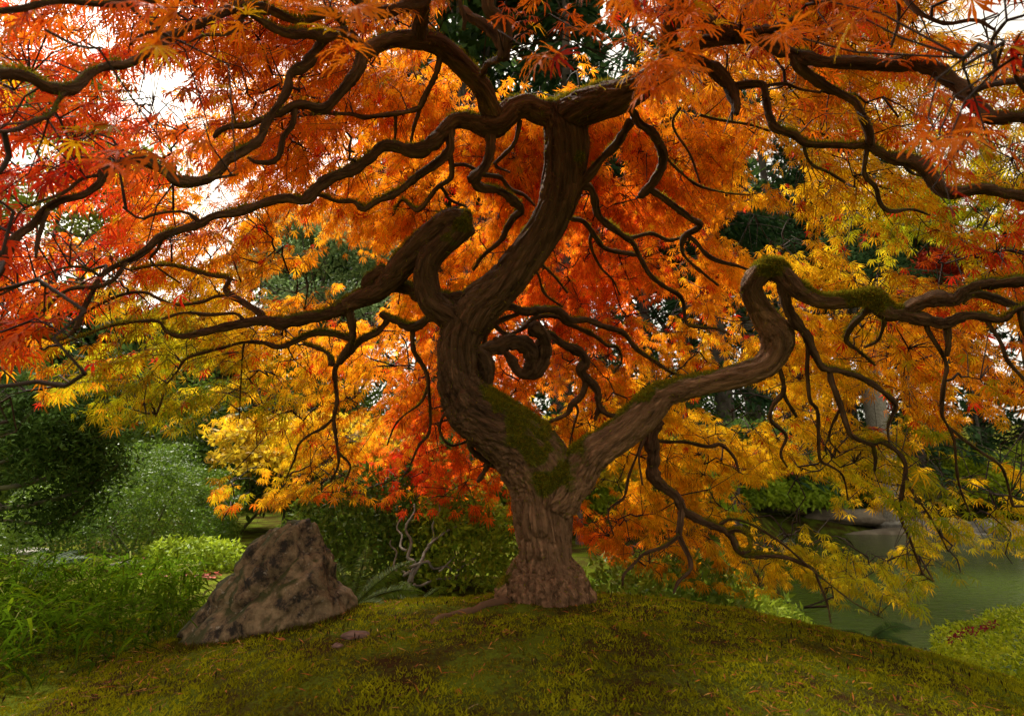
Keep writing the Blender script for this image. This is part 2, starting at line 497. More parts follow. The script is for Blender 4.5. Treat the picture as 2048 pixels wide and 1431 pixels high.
# --- left limb (L)
br([(692,611,28),(652,628,23),(600,637,22),(559,645,21),(524,641,20),(489,645,18),(437,655,15),(395,666,13),(360,674,12),(332,662,8),(318,643,7),(280,643,6),(210,655,4),(120,690,3)], 2.3)
br([(768,536,24),(740,557,22),(730,582,20),(712,598,18)], 2.8)
br([(524,641,16),(517,624,14),(489,606,12),(465,592,11),(451,578,10),(458,557,8),(420,550,7),(381,540,6),(332,529,5),(260,540,3)], 2.9)
br([(489,606,9),(440,592,7),(402,606,7),(350,610,7),(315,596,7),(290,585,6),(245,589,6),(196,610,5),(140,650,3)], 2.5)
br([(489,645,9),(472,626,6),(420,629,7),(367,625,6),(325,638,6)], 2.5)
br([(955,595,30),(900,600,32),(845,588,30),(800,570,26),(760,585,20)], 2.85)
br([(694,612,22),(705,648,17),(704,680,15),(684,716,13),(671,740,11),(672,767,9),(675,802,8),(668,837,8),(673,879,7),(678,925,5),(662,962,4)], 3.0)
br([(905,640,24),(858,637,17),(840,647,17),(817,652,16),(790,640,14),(763,627,13)], 2.9)
br([(778,636,13),(771,648,12),(754,666,12),(722,680,13),(705,697,13),(680,725,12)], 2.95)
br([(704,676,13),(640,664,12),(594,680,10),(559,693,10),(528,685,8),(489,685,7),(444,697,6),(412,704,6),(370,718,5),(350,750,4),(332,770,4),(325,795,4),(311,833,3)], 2.7)
br([(489,688,5),(486,700,4),(484,732,3),(481,785,3),(479,837,2)], 3.0)
br([(664,730,10),(662,716,10),(647,700,8),(608,687,7)], 3.0)
br([(824,654,11),(827,700,9),(845,732,9),(855,756,8),(857,784,7),(860,819,6),(859,865,6),(838,889,5),(820,930,3)], 3.2)
br([(856,770,7),(841,805,5),(813,826,4),(789,851,4),(775,889,3)], 3.3)
br([(668,835,7),(645,855,6),(621,868,5),(598,888,5),(588,920,4),(572,955,3)], 3.3)
br([(676,905,5),(700,930,4),(690,965,3)], 3.2)
# --- curl behind the trunk
br([(935,700,30),(962,696,22),(990,692,29),(1020,683,30),(1048,688,33),(1064,708,33),(1066,732,30),(1050,746,28),(1035,740,20),(1024,722,17),(1012,706,14)], 2.82, dl=[2.76, 2.86, 2.95, 3.0])
br([(1050,746,24),(1072,741,29),(1087,722,27),(1092,700,25),(1091,676,25),(1080,662,30),(1064,653,34)], 2.86, 2.97)
br([(940,690,36),(962,712,36),(971,740,36),(970,766,28),(962,788,14)], 2.86, 2.76)
# --- behind right
br([(970,640,26),(1012,613,16),(1051,624,16),(1089,617,14),(1117,620,14),(1138,638,13),(1177,641,12),(1212,655,11),(1247,666,10),(1270,695,8),(1308,723,7),(1347,746,5),(1385,752,3)], 3.5)
br([(1037,627,10),(1002,641,10),(977,659,9),(966,690,9)], 2.9)
br([(990,650,10),(1015,668,8),(1045,655,9),(1072,634,9),(1114,631,9),(1131,645,8),(1159,657,8),(1194,676,7),(1215,690,7),(1233,694,6),(1243,722,5),(1226,746,4)], 3.4)
br([(1068,700,12),(1093,666,14),(1124,687,16),(1159,704,18),(1172,722,18),(1162,738,20),(1173,757,16),(1194,777,14),(1198,812,12),(1219,830,10),(1257,833,8),(1300,825,5)], 3.3, 2.95)
br([(1170,757,13),(1170,772,12),(1159,795,12),(1142,809,13),(1135,826,10),(1107,840,7),(1075,854,4)], 3.3)
br([(1199,815,10),(1191,838,8)], 3.25)
br([(1148,806,7),(1156,822,5),(1149,847,4),(1138,896,4),(1146,930,3)], 3.4)
# --- R limb
br([(1807,625,28),(1834,609,28),(1873,598,28),(1909,598,24),(1928,579,20),(1963,567,20),(2010,565,20),(2060,562,20),(2130,570,16)], 2.1)
br([(1790,628,28),(1815,633,26),(1846,641,24),(1889,648,22),(1928,632,18),(1963,633,16),(2002,639,12),(2029,621,9),(2060,610,8)], 2.2)
br([(1909,596,20),(1951,586,18),(1990,594,18),(2029,610,16),(2080,615,14)], 2.3)
br([(1566,560,24),(1571,606,22),(1585,637,20),(1612,668,18),(1624,699,14),(1647,734,13),(1675,738,12),(1718,754,11),(1757,777,10),(1790,805,9),(1788,824,8),(1776,851,5),(1778,885,3)], 2.7)
br([(1971,638,8),(2002,684,8),(2014,719,7),(2048,758,6),(2090,800,4)], 2.3)
br([(1850,645,9),(1858,668,8),(1893,727,8),(1889,762,8),(1885,824,7),(1895,850,5),(1909,880,5),(1913,931,5),(1921,980,4),(1942,1029,3)], 2.7)
br([(1893,652,14),(1894,685,12),(1893,711,10)], 2.4)
br([(1900,856,6),(1930,880,6),(1966,907,6),(2006,939,5),(2027,1012,4)], 2.7)
br([(2037,617,10),(2042,640,9),(2050,670,8)], 2.3)
br([(1766,622,10),(1768,649,7),(1757,680,7),(1729,695,5)], 2.7)
br([(1740,608,16),(1733,621,14),(1710,645,12),(1694,680,10),(1718,703,6),(1750,730,4)], 2.8)
br([(1545,725,12),(1558,738,9),(1566,781,9),(1546,809,9),(1542,840,8),(1573,871,7),(1562,906,5),(1575,935,3)], 2.9)
br([(1566,785,8),(1578,808,7),(1593,832,6)], 2.9)
br([(1612,672,9),(1614,700,8),(1614,762,8),(1620,801,8),(1634,820,8),(1636,871,7),(1640,918,6),(1660,930,5),(1686,952,4),(1696,1000,3)], 3.0)
br([(1660,738,10),(1663,762,9),(1679,801,11),(1694,851,10),(1706,871,10),(1745,888,9),(1762,884,9),(1791,899,8),(1812,931,8),(1806,972,7),(1801,1029,6),(1820,1077,5),(1844,1142,4),(1868,1163,3)], 2.9)
br([(1812,950,6),(1826,985,5),(1840,1004,4),(1868,1045,4),(1897,1102,3)], 2.8)
br([(1745,888,8),(1752,912,7),(1748,940,5)], 2.9)
br([(1682,815,6),(1664,850,5),(1658,880,4),(1680,905,3)], 3.0)
# lower right limb
br([(1318,842,24),(1306,867,24),(1306,908,28),(1306,950,26),(1333,976,19),(1354,992,18),(1366,1020,18),(1390,1034,16),(1434,1053,16),(1462,1073,15),(1475,1098,14),(1503,1110,12),(1552,1110,10),(1596,1122,8),(1629,1138,7),(1637,1159,5),(1653,1203,4),(1661,1244,3)], 2.9)
br([(1455,1066,12),(1475,1059,9),(1497,1072,9),(1500,1095,9),(1484,1104,9)], 2.85)
br([(1440,1050,8),(1462,1037,6),(1503,1049,6),(1552,1077,5),(1592,1110,4),(1645,1155,3),(1706,1203,3),(1767,1236,2)], 2.8)
br([(1364,1015,13),(1360,1041,12),(1357,1072,11),(1378,1110,10),(1381,1137,8),(1357,1164,6),(1347,1185,4)], 2.9)
br([(1357,1069,9),(1326,1093,7),(1289,1106,6),(1272,1123,6),(1248,1147,5),(1244,1171,5)], 3.05)
br([(945,850,16),(940,877,13),(944,901,12),(971,922,12),(991,932,11),(1019,939,9)], 3.0)
br([(977,926,10),(970,942,10),(957,963,8)], 3.0)
br([(1010,938,7),(1014,950,6),(1026,987,4)], 3.1)
br([(1300,858,7),(1289,881,6),(1278,915,5),(1285,970,4)], 3.1)
br([(1290,870,6),(1262,940,5),(1248,993,5),(1217,1021,5),(1227,1069,3)], 3.2)
br([(1310,880,8),(1340,884,7),(1375,884,7),(1414,892,8),(1441,888,8),(1468,914,5),(1478,945,3)], 3.2)
br([(920,800,10),(888,830,7),(880,860,6),(900,890,5),(940,880,5)], 3.0)
# --- B1 and the upper left
br([(880,270,27),(846,296,26),(819,301,24),(791,294,22),(764,294,22),(737,318,22),(703,342,22),(662,355,22),(631,376,21),(607,400,19),(574,396,17),(530,407,16),(478,424,15),(424,434,14),(400,448,14),(366,458,13),(322,473,13),(290,501,13),(259,519,11),(224,533,10),(199,554,10),(185,582,9),(168,617,9),(154,652,9),(133,673,8),(108,680,7),(80,673,6),(45,662,5),(-10,650,4)], 1.7)
br([(252,522,9),(224,561,8),(189,573,8),(147,575,7),(115,592,6),(87,620,6),(42,638,5),(-10,650,4)], 1.7)
br([(400,446,9),(391,438,8),(371,424,6),(342,423,6),(304,430,6),(280,438,5),(245,414,5)], 1.9)
br([(199,552,7),(175,536,5),(140,533,5),(87,550,4),(0,589,4)], 1.6)
br([(322,478,7),(315,500,6),(300,520,5),(330,545,4),(360,565,3)], 2.1)
br([(978,262,24),(982,280,22),(979,308,20),(969,338,19),(942,362,20)], 2.35)
br([(946,360,16),(962,374,18),(996,380,16),(1024,400,16),(1043,421,16),(1027,438,14),(1014,458,12),(1002,480,10),(970,508,7),(946,540,5)], 2.8)
br([(962,350,10),(1000,355,9),(1020,379,8),(1048,390,7),(1068,410,5)], 2.9)
br([(900,258,20),(901,275,18),(901,301,16),(880,321,16),(846,345,15),(819,366,14),(791,386,13),(750,403,12),(726,417,11),(709,403,9),(675,403,7),(638,390,6),(600,395,4)], 2.3)
br([(899,310,13),(904,328,12),(901,355,10),(873,376,9),(853,403,9),(832,420,8),(805,400,5),(790,420,3)], 2.6)
br([(903,330,9),(930,330,8),(955,342,8)], 2.5)
br([(880,372,8),(890,385,7),(901,400,6),(931,413,5)], 2.7)
br([(1040,240,9),(1031,284,8),(1003,314,8),(990,331,7),(1020,345,4)], 2.6)
# secondary: down from the upper left limb
br([(880,100,22),(878,118,13),(870,150,12),(845,200,12),(835,215,12),(800,225,10),(760,232,9),(728,236,9),(700,228,7),(640,225,6),(600,232,4)], 2.4)
br([(838,212,9),(832,240,7),(822,285,6)], 2.5)
br([(790,228,7),(792,260,6),(788,290,5)], 2.5)
br([(726,106,26),(716,137,20),(692,171,19),(672,195,18),(648,219,18),(617,212,16),(591,212,16),(560,226,12),(526,236,12),(496,249,11),(458,253,11),(437,263,11),(427,275,7)], 1.85)
br([(591,215,11),(584,253,10),(567,273,10),(560,304,10),(547,321,10),(513,323,8),(496,314,6)], 1.9)
br([(726,106,24),(711,80,21),(689,67,22),(658,75,21),(634,99,20),(612,133,18),(581,150,17),(574,181,16),(554,215,15),(533,246,15),(513,280,16),(478,304,17),(455,318,17),(434,345,18),(403,362,20),(359,362,20),(332,345,17),(301,328,16),(273,321,16),(239,332,15),(212,345,16),(202,369,14),(167,393,14),(120,403,13),(92,420,14),(68,448,15),(35,472,16),(17,505,16),(-5,545,16),(-40,600,14)], 1.35)
br([(96,420,9),(85,455,8),(75,490,7),(72,515,5)], 1.4)
br([(205,352,8),(164,359,7),(130,386,7),(90,400,5),(50,415,4)], 1.4)
br([(400,362,8),(440,355,7),(470,350,5)], 1.6)
br([(839,75,34),(839,50,34),(842,20,32),(855,-25,30)], 1.8)
br([(697,63,20),(649,76,20),(615,68,20),(574,66,16),(533,48,14),(506,31,12),(485,20,12)], 1.6)
br([(690,50,15),(668,28,14),(640,32,13),(600,44,12),(564,31,18),(530,17,20),(478,14,20),(451,21,18),(420,40,14),(376,58,14),(335,77,14),(290,108,15),(253,126,16),(219,130,16),(178,146,18),(147,173,20),(120,178,22),(85,171,22),(51,154,20),(0,150,20),(-60,165,18)], 1.1)
br([(140,176,11),(125,190,9),(113,207,9),(103,229,10),(68,243,9),(34,260,9),(-10,265,8)], 1.05)
br([(500,28,10),(485,36,9),(475,58,9),(444,70,7),(410,70,5),(380,85,3)], 1.5)
br([(-20,22,12),(34,19,14),(85,7,14),(137,2,12),(188,7,10),(256,5,14),(300,2,14),(340,-20,14)], 1.3, 1.05)
br([(256,8,8),(280,35,7),(321,60,7),(287,66,6),(260,89,6)], 1.2)
br([(92,60,6),(137,85,6),(171,97,5),(205,96,4)], 1.1, 1.1)
br([(855,-10,24),(832,8,21),(791,18,21),(747,22,21),(713,0,17),(690,-25,16)], 1.5)
# --- hanging mossy stub at the top
br([(970,-40,26),(976,0,26),(981,24,30),(1005,44,30),(1013,75,28),(1007,116,22)], 1.75, 1.7)
br([(925,20,16),(940,34,20),(961,46,20),(986,66,20),(1006,90,20)], 1.75, 1.85)
br([(927,60,8),(930,36,9),(920,10,8),(922,-20,8)], 1.8, 1.8)
br([(1000,115,14),(975,128,12),(962,150,14)], 2.2)
# --- upper right
br([(1337,120,30),(1374,112,24),(1386,122,23),(1424,137,24),(1448,157,24),(1465,178,22),(1473,207,16),(1473,228,10)], 2.0)
br([(1374,112,22),(1382,95,24),(1415,83,24),(1448,78,22),(1482,72,26),(1515,66,24),(1556,54,16),(1600,30,10)], 1.75)
br([(1337,48,30),(1374,38,30),(1415,46,30),(1448,56,28),(1480,68,26)], 1.85)
br([(1510,68,24),(1556,95,24),(1598,108,25),(1635,120,22),(1697,124,22),(1759,128,24),(1821,128,26),(1871,141,26),(1912,166,28),(1945,199,30),(1974,231,28),(2012,232,26),(2060,232,26),(2120,240,24)], 1.35)
br([(1935,190,16),(1966,174,14),(1995,166,14),(2060,156,13)], 1.35)
br([(1585,110,20),(1598,137,19),(1631,161,18),(1665,180,14),(1709,203,14),(1722,232,16),(1738,265,14),(1742,292,14)], 1.9)
br([(1470,170,14),(1500,165,10),(1527,170,12),(1535,199,14),(1544,236,14),(1556,257,16),(1589,269,14),(1614,286,13),(1655,290,13),(1697,294,13),(1738,294,14),(1780,315,20),(1821,323,22),(1854,344,24),(1883,379,27),(1912,385,22),(1966,377,22),(2012,385,20),(2060,394,20),(2120,400,18)], 1.75)
br([(1612,284,8),(1610,300,7),(1622,327,6),(1655,344,6),(1689,364,5)], 2.1)
br([(1735,296,10),(1730,348,9),(1751,373,8),(1759,406,8),(1780,422,8),(1825,418,6),(1860,430,4)], 2.1)
br([(1800,318,8),(1822,345,6),(1860,355,5)], 2.0)
br([(1480,175,8),(1530,172,7),(1570,168,6),(1600,180,5),(1640,185,4)], 2.1)
br([(1800,-20,10),(1830,15,9),(1870,40,8),(1900,48,8),(1950,40,7),(1990,60,5)], 1.7, 1.9)
br([(1795,-10,8),(1798,40,6),(1775,110,5)], 1.8, 1.8)
br([(1232,190,16),(1266,224,14),(1279,248,16),(1304,265,18),(1323,298,18),(1324,331,18),(1308,364,18),(1281,392,16)], 2.5)
br([(1300,378,13),(1345,410,12),(1378,435,11),(1402,450,11),(1374,468,12),(1367,480,11),(1367,508,6),(1398,540,5),(1437,571,4)], 2.9)
br([(1374,468,8),(1390,481,9),(1414,508,9),(1445,524,8),(1484,534,6),(1505,545,4)], 2.9)
br([(1150,375,22),(1168,362,17),(1188,336,18),(1205,316,18),(1224,299,18),(1241,277,18),(1262,245,16)], 2.3)
br([(1165,370,16),(1180,375,14),(1190,400,14),(1197,431,13),(1217,453,12),(1250,475,11),(1266,485,10),(1281,516,9),(1301,551,9),(1328,571,9),(1363,594,8),(1369,637,6),(1382,653,5),(1429,657,4),(1460,670,3)], 3.2)
br([(1258,478,9),(1301,466,8),(1335,480,7),(1365,475,7)], 2.95)
br([(1120,420,12),(1142,435,9),(1166,442,10),(1187,470,9),(1208,494,9),(1247,505,8),(1281,512,6)], 3.0)
br([(1183,466,7),(1180,487,6),(1198,529,5),(1226,561,4),(1240,590,3)], 3.2)
br([(1055,515,8),(1079,526,6),(1107,550,5),(1135,585,4)], 3.1)
br([(1050,525,7),(1075,547,5),(1089,585,5),(1124,613,4)], 3.0)
br([(1285,250,8),(1305,275,6),(1345,330,5),(1395,370,5),(1450,385,4),(1500,390,3)], 2.8)
br([(1360,215,6),(1345,250,5),(1380,310,5),(1400,365,4)], 2.6, 2.5)
br([(1400,230,6),(1440,240,5),(1500,250,5),(1540,262,4)], 2.6, 2.4)
SK_P_all = np.concatenate(SK_P)

def bark_obj(name, tubes, parent, k, mat, loc):
    mb = MB()
    for p, r in tubes: tube(mb, p, r, k)
    return mb.build(name, mat, parent, True, loc)

tree_loc = np.array([TX, TY, float(gz(TX, TY)[0])])
tree = empty('maple_tree', tree_loc)
tag(tree, 'gnarled maple with twisted mossy limbs and fiery orange laceleaf crown on the mound', 'tree')

# trunk: merge the closed tubes with a voxel remesh, then carve bark along each limb's own axis
mb = MB()
for p, r in main: tube(mb, p, r, 20)
tmp = mb.build('trunk_tmp', M['bark'])
rm = tmp.modifiers.new('r', 'REMESH'); rm.mode = 'VOXEL'; rm.voxel_size = .0062
sm = tmp.modifiers.new('s', 'SMOOTH'); sm.factor = .5; sm.iterations = 3
dg = bpy.context.evaluated_depsgraph_get()
me = bpy.data.meshes.new_from_object(tmp.evaluated_get(dg))
bpy.data.objects.remove(tmp)

def carve(me, tubes, amp, moss_pts=()):
    n = len(me.vertices)
    co = np.empty(n * 3, np.float32); me.vertices.foreach_get('co', co); co = co.reshape(-1, 3).astype(float)
    no = np.empty(n * 3, np.float32); me.vertex_normals.foreach_get('vector', no); no = no.reshape(-1, 3).astype(float)
    cp = np.concatenate([t[0] for t in tubes]); cr = np.concatenate([t[1] for t in tubes])
    ct = np.concatenate([unit(np.gradient(t[0], axis=0)) for t in tubes])
    cs = np.concatenate([np.r_[0, np.cumsum(np.linalg.norm(np.diff(t[0], axis=0), axis=1))] + 3.3 * i for i, t in enumerate(tubes)])
    idx = np.empty(n, int)
    for a in range(0, n, 4000):
        d = ((co[a:a + 4000, None, :] - cp[None]) ** 2).sum(-1) / (cr[None] ** 2 + 1e-4)
        idx[a:a + 4000] = d.argmin(1)
    rel = co - cp[idx]
    along = (rel * ct[idx]).sum(1)
    radial = rel - along[:, None] * ct[idx]
    s = cs[idx] + along
    # anisotropic coordinates: slow along the limb, fast around it
    q = radial * 1.0 + ct[idx] * 0
    tw = vnoise(np.column_stack([s * 6, s * 0, s * 0]), 1, 5)[:, None] * .01
    q1 = np.column_stack([radial[:, 0] + tw[:, 0], radial[:, 1], radial[:, 2]]) * 36 + (s * 11)[:, None] * .6 + .32 * np.stack([vnoise(co, 16, 90 + i_) for i_ in range(3)], -1)
    rid = 1 - np.abs(vnoise(q1, 1, 7)); rid2 = 1 - np.abs(vnoise(q1 * 2.1, 1, 8))
    crack = np.clip((rid - .70) / .25, 0, 1) ** 1.2
    fine = np.clip((rid2 - .75) / .25, 0, 1)
    ringw = vnoise(np.column_stack([s * 30, radial[:, 0] * 12, radial[:, 2] * 12]), 1, 9)
    lump = vnoise(co, 11, 10) * .6 + vnoise(co, 24, 11) * .4
    rr = cr[idx]
    sc = np.clip(rr / .12, .25, 1.0)
    low = np.clip((1.3 - co[:, 2]) / 1.0, .6, 1)
    disp = sc * amp * (lump * .65 + ringw * .2 - crack * 2.0 * low - fine * .8 + .8)
    co2 = co + no * disp[:, None]
    me.vertices.foreach_set('co', co2.astype(np.float32).ravel()); me.update()
    no2 = np.empty(n * 3, np.float32); me.vertex_normals.foreach_get('vector', no2); no2 = no2.reshape(-1, 3)
    moss = np.clip(no[:, 2] * .95 - .15, 0, 1) * .98 * (.45 + .55 * smooth(.55, 1.0, co[:, 2])) + vnoise(co, 5, 12) * .28 + vnoise(co, 16, 13) * .22
    for (c, rad, st) in moss_pts:
        moss += st * (1 + .9 * vnoise(co, 19, 15)) * np.exp(-((co - c) ** 2).sum(1) / (rad * rad))
    moss = np.clip(moss, 0, 1)
    a = me.attributes.new('moss', 'FLOAT', 'POINT'); a.data.foreach_set('value', moss.astype(np.float32))
    pale = np.clip(np.exp(-(np.clip(co[:, 2] - .45, 0, 9) / .25) ** 2) + .8 * smooth(.25, .5, co[:, 0]) * smooth(1.5, 1.2, co[:, 0]) * (co[:, 2] < 1.3) + .35 * vnoise(co, 6, 16), 0, 1.2)
    bk = np.column_stack([radial + ct[idx] * 0, ]) * 1.0 + (s * .16)[:, None] * unit(np.array([1.0, .7, .4]))
    a = me.attributes.new('bk', 'FLOAT_VECTOR', 'POINT'); a.data.foreach_set('vector', bk.astype(np.float32).ravel())
    a = me.attributes.new('pale', 'FLOAT', 'POINT'); a.data.foreach_set('value', pale.astype(np.float32))
    me.polygons.foreach_set('use_smooth', np.ones(len(me.polygons), dtype=bool))
    return co2, no2, moss

MP = [(P(1075,915,2.62),.11,.75),(P(1100,965,2.62),.08,.8),(P(1045,860,2.63),.10,.6),(P(990,815,2.68),.08,.55),(P(1165,915,2.66),.06,.55),
      (P(860,505,2.5),.05,.8),(P(900,470,2.5),.07,.75),(P(935,445,2.5),.06,.8),(P(1545,520,2.5),.08,.8),(P(1510,545,2.5),.05,.6),(P(1560,640,2.55),.06,.6),
      (P(1600,570,2.45),.07,.5),(P(1650,585,2.4),.08,.5),(P(1700,580,2.4),.08,.5),(P(1760,590,2.4),.06,.6),(P(1100,190,2.45),.06,.7),(P(1085,225,2.42),.03,.7),
      (P(1110,1180,2.7),.10,.35),(P(1300,790,2.65),.08,.5),(P(1350,765,2.6),.06,.4),(P(1020,1150,2.7),.07,.4),(P(1150,300,2.45),.06,.35)]
tco, tno, tmoss = carve(me, main, .0105, MP)
v3 = np.empty(len(me.vertices) * 3, np.float32); me.vertices.foreach_get('co', v3)
me.vertices.foreach_set('co', (v3.reshape(-1, 3) - tree_loc).astype(np.float32).ravel()); me.update()
me.materials.clear(); me.materials.append(M['bark'])
trunk = bpy.data.objects.new('trunk', me); me.name = 'trunk'
link(trunk, tree)

mossv, mossn, mossw = [tco], [tno], [tmoss]
for p, r in BR:
    big = r.max() > .012
    # densify so that bark and moss have vertices to live on
    n = max(6, int(np.sum(np.linalg.norm(np.diff(p, axis=0), axis=1)) / (.009 if big else .02)))
    s = np.r_[0, np.cumsum(np.linalg.norm(np.diff(p, axis=0), axis=1))]; t = np.linspace(0, s[-1], n)
    pp = np.stack([np.interp(t, s, p[:, i]) for i in range(3)], -1); rr = np.interp(t, s, r)
    # knobby, uneven wood
    wob = np.stack([vnoise(pp, 9, 20 + i) for i in range(3)], -1) * np.minimum(rr * .5, .006)[:, None]
    rr = rr * (1 + .22 * vnoise(pp, 26, 24) + .15 * vnoise(pp, 70, 25)) * (1.02)
    b_ = MB(); tube(b_, pp + wob, rr, 18 if big else 7, rough=.02, ridge=.16 if big else .08)
    o = b_.build('branch', M['bark'], tree, True, p[0])
    m2 = o.data
    nv = len(m2.vertices)
    co = np.empty(nv * 3, np.float32); m2.vertices.foreach_get('co', co); co = co.reshape(-1, 3) + p[0]
    no = np.empty(nv * 3, np.float32); m2.vertex_normals.foreach_get('vector', no); no = no.reshape(-1, 3)
    ms = np.clip(np.clip(no[:, 2] * .9 - .05, 0, 1) * .85 + vnoise(co, 4, 30) * .40 + vnoise(co, 15, 31) * .2, 0, 1)
    a = m2.attributes.new('moss', 'FLOAT', 'POINT'); a.data.foreach_set('value', ms.astype(np.float32))
    kk_ = 18 if big else 7; aa_ = np.linspace(0, 2 * math.pi, kk_, endpoint=False)
    bk_ = np.stack([np.cos(aa_)[None] * rr[:, None], np.sin(aa_)[None] * rr[:, None], 0 * rr[:, None] * aa_[None]], -1) + (t * .16)[:, None, None] * np.array([.5, .4, .8])
    bk_ = np.vstack([bk_.reshape(-1, 3), np.zeros((2, 3))])
    a = m2.attributes.new('bk', 'FLOAT_VECTOR', 'POINT'); a.data.foreach_set('vector', bk_.astype(np.float32).ravel())
    if r.max() > .005:
        mossv.append(co.astype(float)); mossn.append(no); mossw.append(ms)

# moss fuzz: short blades standing on the mossy bark
mv, mn, mw = np.concatenate(mossv), np.concatenate(mossn), np.concatenate(mossw)
pr = np.clip((mw - .42) * 2.6, .05, 1)
keep = rng.random(len(pr)) < pr
rep = np.where(pr[keep] > .3, 5, 1)
b0, n0 = np.repeat(mv[keep], rep, 0), np.repeat(unit(mn[keep]), rep, 0)
nn = len(b0)
mcl = vnoise(b0, 45, 57)
b0 = b0 + rng.normal(size=(nn, 3)) * .0035 - n0 * .003
d0 = unit(n0 + rng.normal(size=(nn, 3)) * .55)
cm = np.array([.21, .20, .012]) * (rng.uniform(.45, 1.3, (nn, 1))) + (rng.random((nn, 1)) < .3) * np.array([.06, -.02, 0])
fz = MB()
spikes(fz, b0, d0, rand_unit(nn), rng.uniform(.008, .020, nn) * (1 + .7 * mcl), rng.uniform(.002, .0045, nn), np.clip(cm * (1 + .35 * mcl[:, None]), .01, 1))
tag(fz.build('moss', M['moss'], tree, loc=tree_loc), kind='stuff')

# ------------------------------------------------------------------ the maple: crown
RED, ROR, ORA, GOL, YEL, YGR = [np.array(c) for c in ((.66,.030,.010), (.78,.12,.008), (.86,.30,.008), (.84,.48,.010), (.50,.45,.009), (.25,.315,.009))]
CPTS = []
def cpts(D, items):
    for u, v, c in items: CPTS.append((P(u, v, D), c))
cpts(3.6, [(450,450,ORA),(600,400,ORA),(800,350,ORA),(700,500,ORA),(450,620,GOL),(300,700,YEL),(400,800,YGR),(200,760,YEL),(500,850,YEL),(650,780,GOL),(650,900,ORA),
  (850,950,RED),(980,980,ROR),(900,900,ROR),(780,700,ORA),(600,720,ORA),(1000,420,ORA),(1100,600,ROR),(1200,620,ROR),(1300,480,ROR),(1250,430,ROR),(1400,550,ORA),(1450,400,ORA),
  (1600,450,GOL),(1750,350,GOL),(1900,450,YGR),(1750,470,YEL),(1500,650,ORA),(1400,680,ORA),(1250,720,GOL),(1150,850,GOL),(1300,750,YEL),(1650,700,GOL),(1800,700,ORA),(1950,700,ORA),
  (1700,850,GOL),(1850,830,ORA),(1950,900,GOL),(1700,950,YEL),(1850,1000,YEL),(1500,900,GOL),(1280,1050,ORA),(1180,1080,ROR),(1350,1050,GOL),(1350,950,GOL),(750,1020,RED),(750,930,ROR),(1600,540,ORA),(1000,250,ORA),(800,150,ORA),(1500,250,ORA),(900,750,ORA),(850,850,ORA)])
cpts(2.8, [(100,300,RED),(250,450,RED),(100,600,ROR),(300,550,ROR),(100,780,ORA),(250,840,YEL),(450,1040,ROR),(500,980,YEL),(600,960,YEL),(1850,1120,YGR),(1700,1180,GOL),(1600,1150,YGR),(1450,1130,YGR),(1450,1000,YGR),(1400,1180,GOL),(1950,530,RED),(2000,800,ORA),(2000,1050,YGR),(1550,1050,YGR),(1400,1080,YGR),(1350,1120,YGR),(1500,980,YGR),(1620,1130,YGR),(1850,930,YGR),(1750,1150,YEL),(1650,1080,YGR),(1780,1000,YGR),(1900,1000,YGR),(1750,900,YEL),(1550,1190,YEL),(1300,1150,YGR),(350,780,YGR),(450,860,YGR),(250,760,YEL)])
cpts(4.6, [(850,950,RED),(980,980,ROR),(900,900,ROR),(780,920,RED),(1180,1080,ROR),(1280,1050,ORA),(1100,600,ROR),(1200,620,ROR),(1300,480,ROR),(650,900,GOL),(1400,500,ORA),(1000,500,ORA),(700,700,ORA),(1500,750,GOL),(1250,900,GOL),(1700,700,GOL)])
cpts(4.0, [(450,1040,ROR),(600,960,YEL),(500,960,YEL),(800,980,RED),(930,960,ROR)])
cpts(3.2, [(1650,400,GOL),(1800,420,YEL),(1700,300,GOL),(1850,380,YEL),(1600,620,GOL),(1500,520,GOL),(1250,800,YEL),(1100,850,YEL),(1400,620,GOL),(700,620,GOL),(550,760,YEL),(700,830,GOL)])
cpts(1.7, [(100,80,ORA),(250,100,ROR),(100,250,RED),(300,200,RED),(50,450,RED),(250,400,RED),(400,300,RED),(50,700,ROR),(200,600,ROR),(1100,50,ROR),(1250,150,ROR),(1150,230,ORA),(1350,60,ROR),(1500,100,ORA),(1700,130,ROR),(1900,100,ROR),(2000,250,ROR),(1950,350,RED),(1800,250,ORA),(800,50,ORA),(500,50,ROR),(600,150,ORA),(700,300,ORA)])
CPP = np.array([c[0] for c in CPTS]); CPC = np.array([c[1] for c in CPTS])
def crown_col(p):
    n = len(p); q = p + rng.normal(size=(n, 3)) * .10
    q = q + .22 * np.stack([vnoise(p, 2.2, 40 + i) for i in range(3)], -1)
    out = np.empty((n, 3))
    for a in range(0, n, 5000):
        d = ((q[a:a + 5000, None] - CPP[None]) ** 2).sum(-1) + .01
        wgt = 1 / d ** 2.2
        out[a:a + 5000] = (wgt[..., None] * CPC[None]).sum(1) / wgt.sum(1)[:, None]
    t = rng.random(n)[:, None]
    out = np.where((t < .05) & (p[:, 2:3] > .75), RED * .9, out)
    out = np.where((t > .95), GOL, out)
    return out * rng.uniform(.55, 1.2, (n, 1))

